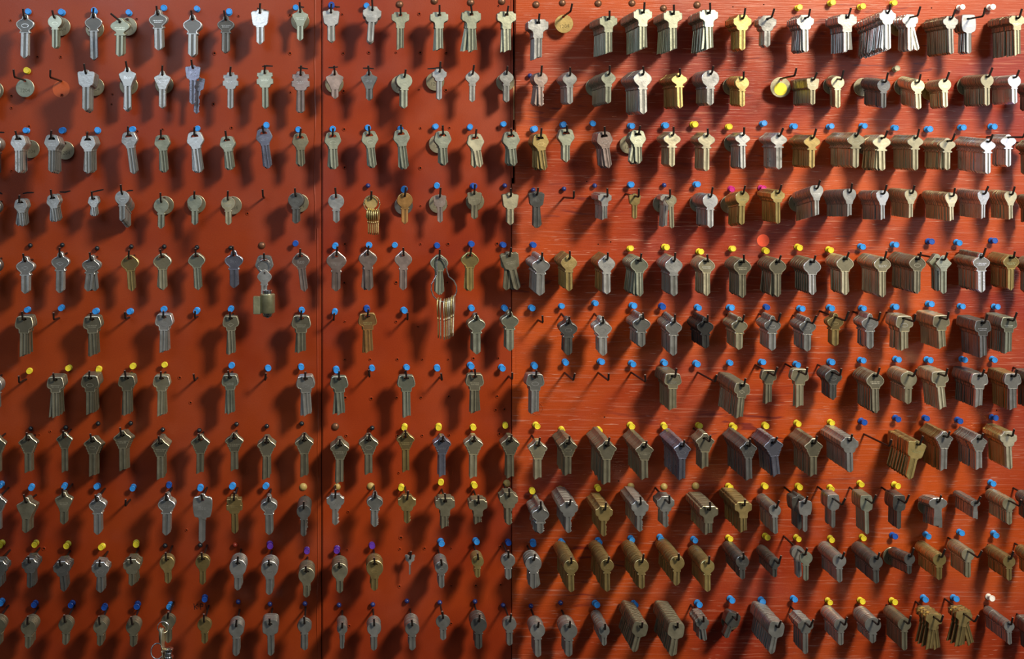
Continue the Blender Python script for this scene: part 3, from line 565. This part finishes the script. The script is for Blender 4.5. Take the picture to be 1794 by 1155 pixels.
E[5,3] = [
 (105,225,'rq',107,200,'n',125,dict(rot=-14,m='lines',fan=3)), (300,200,'kw',108,212,'n',65,dict(e=10,fan=3)), (540,190,'ro',94,172,'B',95,dict(e=8)), (760,185,'ro',113,160,'n',85,dict(e=8)), (975,185,'ro',94,208,'o',100,dict(e=6)), (1180,160,'te',114,225,'b',75,dict(e=10,rot=-10,fan=22)), (1385,140,'te',114,218,'b',60,dict(e=18,rot=-12,fan=24,m='lines')), (1690,205,'ro',72,150,'n',150,{}),
 (1895,250,'rq',110,200,'d',110,{})]

ORD = ['first', 'second', 'third', 'fourth', 'fifth', 'sixth', 'seventh', 'eighth', 'ninth', 'tenth', 'eleventh']
hooks = []
for (tr, tcx), lst in E.items():
    for (cx, cy, kind, W, L, c, st, op) in lst:
        u, v = T(tr, tcx, cx, cy)
        row = 2 * tr + (1 if tr == 5 or cy < (330 if tr != 3 else 340) else 2) - 1
        off = abs(u - U0)
        n = st
        if kind and tcx >= 2 and st > 12: n = max(3, round((st / 3.9) / off * D / .0022))
        du = None
        if 'd' in op: d = op['d'] / 1000
        elif 'D' in op and off > 150:
            ud, vd = T(tr, tcx, *op['D']); r = max(0, (u - ud) / (ud - U0)) if kind else .03
            d = min(.066, max(.026, D * r / (1 + r)))
        else: d = .044 if tcx >= 2 or tr >= 4 else .033
        if kind:
            need = n * .0022 + .004
            if need > d: d = min(need, .068)
            n = max(1, min(n, int((d - .004) / .0021)))
        else:
            d = op.get('d', 52) / 1000
        hooks.append(dict(u=u, v=v, kind=kind, W=W, L=L, c=c, n=n, d=d, op=op, row=row, tr=tr, tc=tcx))
# place of each hook in words
def board_of(u): return 0 if u < 563 else (1 if u < 900 else 2)
BN = ['left board', 'middle board', 'right board']
for h in hooks:
    k = (D - h['d']) / D if h['kind'] else 1
    h['ru'] = U0 + (h['u'] - U0) * (k if h['kind'] else 1)
    h['rv'] = V0 + (h['v'] - V0) * (k if h['kind'] else 1) + h['op'].get('up', 0) / 3.9
    h['b'] = board_of(h['u'])
    if 'D' in h['op'] and h['kind']:
        ud, vd = T(h['tr'], h['tc'], *h['op']['D']); h['ru'] = ud; h['rv'] = min(max(vd - 13.5, h['rv'] - 12), h['rv'] + 14)
def rank(items, key):
    g = {}
    for it in items: g.setdefault((it['row'], it['b']), []).append(it)
    for kk, l in g.items():
        l.sort(key=key)
        for i, it in enumerate(l):
            if i < 8: it['pos'] = ORD[i] + ' from left'
            else: it['pos'] = ORD[len(l) - 1 - i] + ' from right'
rank(hooks, lambda h: h['u'])
def where(h): return '%s, row %s, %s' % (h['pos'], ['one','two','three','four','five','six','seven','eight','nine','ten','eleven'][h['row']], BN[h['b']])

# ------------------------------------------------------------------ hooks
RR = .0011
nh = 0
for h in hooks:
    op = h['op']; kind = h['kind']; root = P(h['ru'], h['rv'])
    if kind:
        f = P(h['u'], h['v'], h['d'])                       # middle of the front key's hole
        Wm = h['W'] / 3.9 * S * (D - h['d']) / D; h['Wm'] = Wm
        g = HTOP[SH[kind][1]] * Wm - RR
        f2 = f + Vector((0, 0, g)); root = P(h['ru'], h['rv']) + Vector((0, 0, g))
    else:
        f2 = Vector((root.x, -h['d'], root.z + .002)); h['Wm'] = .02
    dirv = (f2 - root).normalized()
    bend = f2 + dirv * ((.0025 if kind else 0) + op.get('e', 0) / 1000 + rnd.uniform(.001, .003))
    lean = op.get('lean', 0) / 3.9 * S + rnd.uniform(-.0012, .0012)
    up = rnd.uniform(.0075, .0105) if kind else .008
    tip = bend + Vector((lean + (.0015 if h['tc'] == 3 else 0), -.0028, up))
    mid = bend + Vector((0, -.0009, .0012))
    bm = bmesh.new()
    tube(bm, [root + Vector((0, .003, 0)), root, root.lerp(bend, .5), bend - dirv * .0014, mid, mid.lerp(tip, .25), tip], RR, 8, capmi=1)
    o = obj('hook', None); me = bm_mesh(bm, 'hook', [HOOK, HOOKTIP], True)
    bpy.data.objects.remove(o); o = obj('wire_hook', me)
    # carry the origin to the hook's foot
    me.transform(Matrix.Translation(-root)); o.location = root
    h['root'] = root; h['bend'] = bend; h['dir'] = dirv; h['f2'] = f2; h['hook'] = o
    wd = 'empty bent black wire hook' if not kind and 'D' not in op else ('black wire hook holding just a disc' if not kind else 'black wire hook carrying %s keys' % COL[h['c']][0])
    tag(o, '%s, %s' % (wd, where(h)), 'hook', 'wire key hooks in the red boards')

# ------------------------------------------------------------------ round metal discs behind the keys
def disc_mesh(num):
    bm = bmesh.new(); r = .0102
    n = 36; hr = .0016; hz = .0079
    def ringv(rr, y, cz=0, m=n): return [bm.verts.new((rr * math.cos(k * 2 * math.pi / m), y, cz + rr * math.sin(k * 2 * math.pi / m))) for k in range(m)]
    b0 = ringv(r, .0006); b1 = ringv(r, -.0004); b2 = ringv(r - .0003, -.0006); hb = ringv(hr, .0006, hz, 10); hf = ringv(hr, -.0006, hz, 10)
    for A, B in ((b0, b1), (b1, b2), (hb, hf)):
        for k in range(len(A)): bm.faces.new((A[k], A[(k + 1) % len(A)], B[(k + 1) % len(A)], B[k]))
    for A, H in ((b0, hb), (b2, hf)):
        es = []
        for Lp in (A, H):
            for i in range(len(Lp)): es.append(bm.edges.get((Lp[i], Lp[(i + 1) % len(Lp)])) or bm.edges.new((Lp[i], Lp[(i + 1) % len(Lp)])))
        bmesh.ops.triangle_fill(bm, use_beauty=True, edges=es)
    bmesh.ops.recalc_face_normals(bm, faces=bm.faces)
    V, F = text_geo(num or '1204', .0056)
    for dz in (0,) if not num else (0,):
        vs = [bm.verts.new((v[0], -.00066, v[1] - .0028)) for v in V]
        for f in F: bm.faces.new([vs[i] for i in f]).material_index = 1
    me = bpy.data.meshes.new('disc'); bm.to_mesh(me); bm.free(); me.materials.append(MET['b']); me.materials.append(DIRT_SHADE['b']); return me
DM = disc_mesh('1204')
for h in hooks:
    op = h['op']
    if 'D' not in op: continue
    s_ = op.get('r', 1.0)
    dc = op.get('dc', 'o' if h['kind'] else 'b')
    y = -.0045 if h['kind'] else -.010
    base = h['root'] + h['dir'] * (-y / max(.2, -h['dir'].y))
    if h['kind'] is None: base = h['root'] + h['dir'] * .012
    o = obj('metal_disc', DM)
    hz = .0079 * s_; o.location = base - Vector((0, 0, hz + .0006)); o.scale = (s_, 1, s_)
    o.rotation_euler = (R(2), R(rnd.uniform(-6, 6)), 0)
    for i, mm in enumerate((MET[dc], DIRT_SHADE[dc])): o.material_slots[i].link = 'OBJECT'; o.material_slots[i].material = mm
    if h['kind']: lb = 'round metal disc behind %s keys, %s' % (COL[h['c']][0], where(h))
    else: lb = 'round %s disc hanging alone on its hook, %s' % (COL[dc][0], where(h))
    if op.get('sticker'): lb = 'large pale round disc with a yellow sticker, hanging alone, row two, right board'
    tag(o, lb, 'disc', 'round metal discs on the hooks')
    if op.get('sticker'):
        bm = bmesh.new(); lathe_y(bm, [(.0064, -.00068), (.0064, -.00085), (0, -.00085)], 28, 0, -.0018)
        q = obj('yellow_sticker', bm_mesh(bm, 'yellow sticker', [YEL]), o); q['label'] = 'round yellow sticker'

# ------------------------------------------------------------------ the keys
POSES = []        # every key: hook, index from the front, matrix parts
for hi, h in enumerate(hooks):
    if not h['kind']: continue
    kind, op, n = h['kind'], h['op'], h['n']; Wm = h['Wm']
    g = HTOP[SH[kind][1]] * Wm - RR
    span = h['d'] - .0045; pitch = span / max(1, n) if n * .0021 > span - .002 else .0022
    fan = op.get('fan', 1.2); rot = op.get('rot', 0) + rnd.uniform(-1, 1)
    tilt = rnd.uniform(-3.5, 3.0); yaw = rnd.uniform(-3, 3)
    for i in range(n):
        dist = i * pitch
        p = h['f2'] - h['dir'] * (dist / max(.5, -h['dir'].y)) - Vector((0, 0, g))
        if i == 0: a = rot
        elif fan > 1.5: a = rot + (-1 if i % 3 else .25) * fan * rnd.uniform(.25, 1.15) * (1 if rot >= 0 else -1) + rnd.uniform(-.5, .5)
        else: a = rot + rnd.gauss(0, .8)
        if i: p = p + Vector((rnd.gauss(0, .00015), 0, rnd.gauss(0, .0001)))
        cc = h['c']
        if i >= 1 and 'rc' in op: cc = op['rc'] if i > 1 else h['c']
        mark = op.get('m') if i == 0 else None
        POSES.append(dict(h=h, i=i, p=p, a=a, tilt=tilt + (rnd.uniform(-1, 0) if i == 0 else 0), yaw=yaw, c=cc, kind=kind, W=Wm, ratio=h['L'] / h['W'], cut=op.get('cut', 0), m=mark))
    if 'two' in op:   # a second key hanging lower or further out on the same hook
        cx, cy, c2, L2 = op['two']; u2, v2 = T(h['tr'], h['tc'], cx, cy)
        if hi and h['row'] == 1 and h['b'] == 0: d2 = h['d'] - .012
        else: d2 = h['d'] + op.get('e', 0) / 1000 - .0005
        p = P(u2, v2, d2)
        if d2 > h['d']:       # follows the rod
            p = h['f2'] + h['dir'] * ((d2 - h['d']) / -h['dir'].y) - Vector((0, 0, g))
            if cx - 20 > 0: p.x = P(u2, v2, d2).x * .35 + p.x * .65 if abs(P(u2, v2, d2).x - p.x) < .012 else p.x
        else: p = h['f2'] - h['dir'] * .013 - Vector((-.004, 0, g + .012))
        POSES.append(dict(h=h, i=-1, p=p, a=rnd.uniform(-3, 3), tilt=0, yaw=0, c=c2, kind=kind if kind != 'te' else 'ro', W=Wm * .95, ratio=L2 / h['W'], cut=op.get('cut', 0), m=op.get('m', 'lines')))
fronts = [q for q in POSES if q['i'] <= 0]
seconds = sorted([q for q in POSES if q['i'] == 1], key=lambda q: -q['W'] * (1 + abs(q['a'] - q['h']['op'].get('rot', 0)) * .2))
single = fronts + seconds
LOOSE = 13 + 5     # small brass keys on the rings, built further down
single = single[:300 - LOOSE] if len(single) > 300 - LOOSE else single
sid = {id(q) for q in single}

def place_key(q):
    mb, mbl, _, _, _ = key_mesh(q['kind'], q['ratio'], q['cut'], q['m'])
    root = bpy.data.objects.new('key', None); col.objects.link(root); root.empty_display_size = .01
    root.location = q['p']; root.rotation_euler = (R(q['tilt']), -R(q['a']), R(q['yaw']))
    for nm_, me in (('bow', mb), ('blade', mbl)):
        o = obj(nm_, me, root); o.scale = (q['W'], .001, q['W'])
        for i, mm in enumerate((MET[q['c']], DIRT_SHADE[q['c']], STAMP_GLINT[q['c']])): o.material_slots[i].link = 'OBJECT'; o.material_slots[i].material = mm
    return root
for q in single:
    r = place_key(q); h = q['h']
    shape = SH[q['kind']][3]
    if q['i'] == 0: lb = '%s %s key, %s, %s' % (COL[q['c']][0], shape, 'front of stack' if h['n'] > 1 else 'alone on hook', where(h))
    elif q['i'] == 1: lb = '%s %s key just behind the front one, %s' % (COL[q['c']][0], shape, where(h))
    else: lb = '%s %s extra key beside the stack, %s' % (COL[q['c']][0], shape, where(h))
    tag(r, lb, 'key', 'key blanks hanging on the wire hooks')
# everything further back in the stacks: one object
VV, FF, MI = [], [], []; off = 0
for q in POSES:
    if id(q) in sid: continue
    _, _, V, F, mi = key_mesh(q['kind'], q['ratio'], q['cut'], None)
    M = np.array(Matrix.Rotation(R(q['yaw']), 3, 'Z') @ Matrix.Rotation(-R(q['a']), 3, 'Y') @ Matrix.Rotation(R(q['tilt']), 3, 'X'))
    W_ = (V * np.array([q['W'], .001, q['W']])) @ M.T + np.array(q['p'])
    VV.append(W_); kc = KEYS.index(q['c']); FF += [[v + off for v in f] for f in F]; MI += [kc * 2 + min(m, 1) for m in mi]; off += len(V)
me = bpy.data.meshes.new('stacked keys'); me.from_pydata(np.concatenate(VV).tolist(), [], FF)
for k in KEYS: me.materials.append(MET[k]); me.materials.append(DIRT_SHADE[k])
me.polygons.foreach_set('material_index', MI); me.update()
so = obj('stacked_key', me)
tag(so, 'hundreds of key blanks stacked on the hooks behind the front keys', 'key', None, 'stuff')

# ------------------------------------------------------------------ pins
PINS = {
 (0,0): 'b183,77 b418,83 b637,75 b878,88 b1115,50 b1345,60 b1562,83 y178,483',
 (0,1): 'b303,47 e548,35 b788,35 n1015,28 n1253,5 n1502,15 n1715,8',
 (0,2): 'n233,30 n413,18 n658,22 n890,20 n1105,55 n1335,32 B190,517',
 (0,3): 'y262,52 y487,18 y690,45 y915,18 w1372,48 w1580,45 a932,472',
 (1,0): 'b175,93 b423,90 b660,95 b902,83 b1345,78',
 (1,1): 'b100,60 b320,85 b557,82 b797,72 b1020,80 b1258,68 b1498,72 b1727,50 B798,470 b1050,493 b1273,468 e1520,473 B1733,470',
 (1,2): 'b218,85 b418,55 b625,42 b883,60 b1118,58 y1315,52 y1557,68 B212,500 B422,492 B632,470 b886,465 B1107,467 b1333,463 m1575,492',
 (1,3): 'b20,47 b228,63 b477,68 b703,60 b923,72 b1152,85 b1382,72 b1590,65 m10,487',
 (2,0): 'k205,60 k424,57 k662,80 k895,68 k1121,68 k1345,73 k1575,77 b183,502 b415,488 b653,512 b888,515 b1117,500 b1343,507 b1577,495',
 (2,1): 'n72,60 e303,48 b577,62 b808,62 b985,60 e1272,62 e1507,52 e1722,57 b343,505 b573,513 e790,492 b1043,505 b1507,490 b1733,490',
 (2,2): 'e213,57 y880,85 y1118,73 y1355,105 y1580,87 b203,490 b410,480 b638,458 b895,475 e1100,478 b1343,485 b1563,490',
 (2,3): 'y38,95 y262,72 y475,90 b695,68 b917,57 e1162,35 b1355,40 e1595,30 e45,483 b275,495 b480,488 b700,493 b922,485 b1160,465 b1378,480 b1612,483',
 (3,0): 'y192,85 y465,65 y668,72 y905,52 y1121,44 b1581,47 k208,475 k447,467 k668,440 k891,438 k1111,482 k1361,487 k1615,445',
 (3,1): 'b111,66 b338,55 b580,72 b825,63 b1061,60 b1273,62 b1500,45 b1714,60 k106,458 k345,440 n575,462 k827,470 y1052,466 y1285,466 y1520,470 y1742,457',
 (3,2): 'b222,44 b435,22 b677,22 b891,32 b1112,25 b1333,33 b1565,30 b1783,25 y234,456 y411,486 y663,488 y884,457 y1113,457 y1350,460 y1584,461',
 (3,3): 'b248,37 b485,23 b693,12 b935,5 b1150,8 b1390,5 b1600,3 y38,458 y256,442 y487,437 e700,430 e935,408 e1137,408 e1362,422 e1597,405',
 (4,0): 'b2,22 b207,42 b435,33 b661,38 b905,43 e1149,28 b1365,46 b1588,35 y5,428 y237,428 y457,435 y694,452 y923,430 k1127,437 k1367,433 r1605,432',
 (4,1): 'b102,35 t356,36 t588,36 t818,32 y1030,43 y1302,10 y1525,27 t1748,12 p125,436 p380,475 p588,467 p826,444 b1298,417 b1537,412 e1760,422',
 (4,2): 'y210,68 t397,53 y658,45 t881,32 t1108,35 t1324,30 y1558,38 b217,423 b409,420 b662,411 b887,396 b1088,389 b1318,403 y1557,393',
 (4,3): 'y33,36 y266,38 y485,47 y690,18 y927,28 b1590,15 y40,382 y253,390 y488,395 y706,387 e915,377 b1142,370 b1376,355 b1610,362',
 (5,0): 'b3,68 e232,83 e487,82 e709,103 e935,88 b1162,93 e1395,43 B1627,60',
 (5,1): 'B128,76 B367,73 B600,82 B831,79 B1064,55 B1289,66 B1530,58 B1722,84',
 (5,2): 'B197,89 B399,67 b642,84 b906,83 e1122,91 b1345,80 b1570,52 b1783,60',
 (5,3): 'b233,50 y470,63 y693,63 y910,65 b1128,45 b1334,45 w1575,40'}
def push_pin():
    bm = bmesh.new()
    lathe_y(bm, [(0, .004), (.0006, .003), (.0006, -.0004), (.0033, -.0004), (.0034, -.0010), (.0023, -.0018), (.0019, -.0030), (.0020, -.0060), (.0029, -.0073), (.0033, -.0078), (.0033, -.0086), (.0030, -.0089), (.0026, -.0089), (.0024, -.0086), (0, -.0086)], 18)
    return bm_mesh(bm, 'push pin', [PINM['b'][1]], True)
def dome_tack():
    bm = bmesh.new()
    lathe_y(bm, [(0, .003), (.0005, .002), (.0005, -.0001), (.0040, -.0001), (.0041, -.0005), (.0034, -.0016), (.0022, -.0024), (.0010, -.0027), (0, -.0028)], 18)
    return bm_mesh(bm, 'dome tack', [PINM['n'][1]], True)
def ball_pin():
    bm = bmesh.new(); r = .0026
    lathe_y(bm, [(0, .004), (.0004, .003), (.0004, -.0012)] + [(r * math.sin(a), -.0036 + r * math.cos(a)) for a in [math.pi * k / 9 for k in range(1, 9)]] + [(0, -.0062)], 18)
    return bm_mesh(bm, 'ball pin', [PINM['B'][1]], True)
PM = {'push': push_pin(), 'dome': dome_tack(), 'ball': ball_pin()}
pins = []
for (tr, tcx), s_ in PINS.items():
    for tok in s_.split():
        c = tok[0]; cx, cy = map(float, tok[1:].split(',')); u, v = T(tr, tcx, cx, cy)
        if tr == 5: row = 10
        else:
            row = 2 * tr + (0 if cy < 250 else 1)
            if tr == 4 and cy > 330: row = 9
        pins.append(dict(u=u, v=v, c=c, row=row, b=board_of(u)))
rank(pins, lambda q: q['u'])
# the label counts pins of one colour in its row of one board
g_ = {}
for q in pins: g_.setdefault((q['row'], q['b'], q['c']), []).append(q)
for l in g_.values():
    l.sort(key=lambda q: q['u'])
    for i, q in enumerate(l): q['cp'] = None if len(l) == 1 else (ORD[i] + ' of its colour from left' if i < 8 else ORD[len(l) - 1 - i] + ' of its colour from right')
for q in pins:
    kind = 'dome' if q['c'] in 'nt' else ('ball' if q['c'] in 'Bkr' else 'push')
    word = {'dome': 'flat round tack', 'ball': 'small round-headed pin', 'push': 'plastic push pin'}[kind]
    dh = {'dome': .0025, 'ball': .005, 'push': .0085}[kind]
    p = P(q['u'], q['v'], dh); p.y = 0
    o = obj({'dome': 'tack', 'ball': 'ball_pin', 'push': 'push_pin'}[kind], PM[kind]); o.location = p
    o.scale = (.98 + rnd.uniform(-.05, .08),) * 3 if kind != 'ball' else (1.05,) * 3
    if kind == 'push': o.rotation_euler = (R(rnd.uniform(-7, 5)), 0, R(rnd.uniform(-7, 7)))
    o.material_slots[0].link = 'OBJECT'; o.material_slots[0].material = PINM[q['c']][1]
    rw = ['one','two','three','four','five','six','seven','eight','nine','ten','eleven'][q['row']]
    cw = PINM[q['c']][0]; word = {'dome': 'flat tack', 'ball': 'ball-headed pin', 'push': 'push pin'}[kind]
    if q['cp']: a_, b_ = q['cp'].split(' of its colour '); lb = '%s %s, %s %s %s, above row %s, %s' % (cw, word, a_, cw, b_, rw, BN[q['b']])
    else: lb = '%s %s, only %s one above row %s, %s' % (cw, word, cw, rw, BN[q['b']])
    tag(o, lb, 'pin', {'dome': 'flat tacks above the hooks', 'ball': 'round-headed pins above the hooks', 'push': 'push pins above the hooks'}[kind])

# ------------------------------------------------------------------ rings and bunches
def find(tr, tcx, flag): return next(h for h in hooks if h['tr'] == tr and h['tc'] == tcx and h['op'].get(flag))
def edge_key(loc, ln, bowd, a, yaw, c, label, group):
    """a small brass key seen edge-on"""
    mb, mbl, _, _, _ = key_mesh('ro', 1.8, 1, None)
    r = bpy.data.objects.new('key', None); col.objects.link(r); r.location = loc; r.rotation_euler = (0, -R(a), R(yaw))
    for nm_, me in (('bow', mb), ('blade', mbl)):
        o = obj(nm_, me, r); o.scale = (bowd * (.85 if nm_ == 'bow' else .6), .00062, ln / 1.8)
        for i, mm in enumerate((MET[c], DIRT_SHADE[c], STAMP_GLINT[c])): o.material_slots[i].link = 'OBJECT'; o.material_slots[i].material = mm
    tag(r, label, 'key', group); return r
WIRE = metal('ring wire', (0.75, 0.76, 0.80), 0.22, 0.95, 0.05)
BRASSW = metal('brass ring wire', (0.80, 0.72, 0.45), 0.25, 0.95, 0.05)
CHROME = metal('chrome', (0.80, 0.80, 0.80), 0.16, 1.0, 0.04)
def ring(name, pts, r, mat, label, cat='ring'):
    bm = bmesh.new(); tube(bm, pts, r, 8, closed=True); return tag(obj(name, bm_mesh(bm, name, [mat], True)), label, cat)
# brass ring with six small brass keys, fourth row
h = find(1, 1, 'ring'); y = -(h['d'] + .0035)
def Q(tr, tcx, cx, cy, d): return P(*T(tr, tcx, cx, cy), d)
d = h['d'] + .0035; c0 = Q(1, 1, 824, 592, d); rr = 55 / 3.9 * S * .97
ring('key_ring', [c0 + Vector((rr * math.cos(a), 0, rr * math.sin(a))) for a in [k * math.pi / 16 for k in range(32)]], .0006, BRASSW, 'thin brass key ring holding small brass keys, row four, middle board')
for k in range(6):
    x = 800 + k * 14; p = Q(1, 1, x, 650 + abs(k - 3) * -2, d + .0004 * k)
    edge_key(p, .0255, .0125, (k - 2.5) * -1.8 + 1, 74, 'G', 'small brass key seen edge-on in the ring bunch, row four, middle board, %s from left' % ORD[k], 'small brass keys on the thin brass ring')
# pear-shaped wire with nine brass keys, row five
h = find(2, 1, 'wire'); d = h['d'] + .0035
pts = [(1285,142),(1312,150),(1332,185),(1338,235),(1350,272),(1385,300),(1404,340),(1404,375),(1390,410),(1360,436),(1318,448),(1275,436),(1245,405),(1230,365),(1232,325),(1252,288),(1266,262),(1270,235),(1268,185),(1270,152)]
ring('wire_loop', [Q(2, 1, a, b, d) for a, b in pts], .0007, WIRE, 'pear-shaped silver wire loop with hanging brass keys, row five, middle board', 'ring')
xs = [1278, 1296, 1322, 1337, 1350, 1362, 1374, 1387]
for k, x in enumerate(xs):
    zb = 448 - abs(x - 1318) * .28 - (8 if x > 1370 else 0)
    edge_key(Q(2, 1, x, zb + 6, d + .0003 * k), .0405, .0145, [2, 0, -3, -4, -5, -6, -8, -11][k], 76, 'P' if k % 3 else 'G', 'long brass key seen edge-on on the pear-shaped wire loop, %s from left' % ORD[k], 'brass keys on the pear-shaped wire loop')
# key, ring and lock cylinder, row five
h = find(2, 1, 'lock'); d = h['d'] + .0035
c0 = Q(2, 1, 90, 198, d); rr = 42 / 3.9 * S * .97
ring('key_ring', [c0 + Vector((rr * math.cos(a), 0, rr * math.sin(a))) for a in [k * math.pi / 16 for k in range(32)]], .00055, WIRE, 'silver key ring holding a key and lock cylinder, row five, left board')
q = dict(kind='td', ratio=2.0, cut=0, m='lines', p=Q(2, 1, 92, 248, d + .001), tilt=0, a=-2, yaw=0, W=102 / 3.9 * S * .96, c='n')
tag(place_key(q), 'silver key on a ring, pushed into a brass lock cylinder, row five, left board', 'key', 'key blanks hanging on the wire hooks')
CYL = metal('cylinder brass', (0.50, 0.50, 0.32), 0.35, 0.85)
lk = bpy.data.objects.new('lock_cylinder', None); col.objects.link(lk); lk.location = Q(2, 1, 112, 450, d + .001)
tag(lk, 'brass profile lock cylinder hanging from the key on the ring, left board', 'lock')
k_ = S / 3.9 * .965
def vcyl(bm, prof, cx=0, cy=0, seg=24):
    rings = [[bm.verts.new((cx + r * math.cos(a * 2 * math.pi / seg), cy + r * math.sin(a * 2 * math.pi / seg), z)) for a in range(seg)] for r, z in prof]
    for A, B in zip(rings, rings[1:]):
        for i in range(seg): bm.faces.new((A[i], A[(i + 1) % seg], B[(i + 1) % seg], B[i]))
    bm.faces.new(rings[0]); bm.faces.new(rings[-1])
bm = bmesh.new(); vcyl(bm, [(46 * k_, 62 * k_), (52 * k_, 56 * k_), (52 * k_, -64 * k_), (48 * k_, -70 * k_)]); obj('cylinder_body', bm_mesh(bm, 'body', [CYL], True), lk)
bm = bmesh.new(); box(bm, -98 * k_, -44 * k_, -.0035, .0035, -78 * k_, 45 * k_); bmesh.ops.bevel(bm, geom=list(bm.edges), offset=.0006, segments=2, affect='EDGES')
obj('cylinder_flange', bm_mesh(bm, 'flange', [CYL]), lk)
bm = bmesh.new(); vcyl(bm, [(36 * k_, -69 * k_), (36 * k_, -84 * k_), (30 * k_, -96 * k_)]); vcyl(bm, [(12 * k_, -95 * k_), (12 * k_, -104 * k_)]); obj('plug', bm_mesh(bm, 'plug', [CHROME], True), lk)
bm = bmesh.new(); vcyl(bm, [(34 * k_, 61 * k_), (34 * k_, 84 * k_), (28 * k_, 90 * k_)]); obj('collar', bm_mesh(bm, 'collar', [CHROME], True), lk)
# split ring, two keys and a small chrome cam lock, bottom row
h = find(5, 0, 'chain'); d = h['d'] + .0035
c0 = Q(5, 0, 1115, 232, d); rr = 39 / 3.9 * S * .96
ring('key_ring', [c0 + Vector((rr * math.cos(a), 0, rr * math.sin(a))) for a in [k * math.pi / 16 for k in range(32)]], .0005, WIRE, 'small silver key ring in the bottom row of the left board')
for k, (x, yy, a, c) in enumerate(((1098, 262, 18, 'o'), (1104, 268, 24, 'P'), (1112, 268, 0, 'P'))):
    edge_key(Q(5, 0, x, yy, d + .0006 * k), .045, .013, a, 78, c, 'small key seen edge-on on the bottom row ring, %s from left' % ORD[k], 'small keys on the bottom row ring')
lk = bpy.data.objects.new('cam_lock', None); col.objects.link(lk); lk.location = Q(5, 0, 1150, 420, d)
tag(lk, 'small chrome cam lock hanging at the bottom edge of the left board', 'lock')
bm = bmesh.new(); vcyl(bm, [(26 * k_, 20 * k_), (28 * k_, 14 * k_), (28 * k_, -60 * k_)]); obj('lock_barrel', bm_mesh(bm, 'barrel', [CHROME], True), lk)
bm = bmesh.new(); vcyl(bm, [(28 * k_, 50 * k_), (36 * k_, 44 * k_), (36 * k_, 32 * k_), (24 * k_, 26 * k_), (24 * k_, 20 * k_)]); obj('lock_face', bm_mesh(bm, 'face', [CHROME], True), lk)
bm = bmesh.new(); vcyl(bm, [(36 * k_, -8 * k_), (36 * k_, -22 * k_)]); obj('lock_nut', bm_mesh(bm, 'nut', [CHROME], True), lk)
c0 = Q(5, 0, 1075, 395, d - .002); rr = 48 / 3.9 * S * .96
ring('split_ring', [c0 + Vector((rr * .9 * math.cos(a), .3 * rr * math.sin(a), rr * math.sin(a))) for a in [k * math.pi / 16 for k in range(32)]], .0008, CHROME, 'larger chrome split ring cut off by the bottom edge, beside the cam lock')
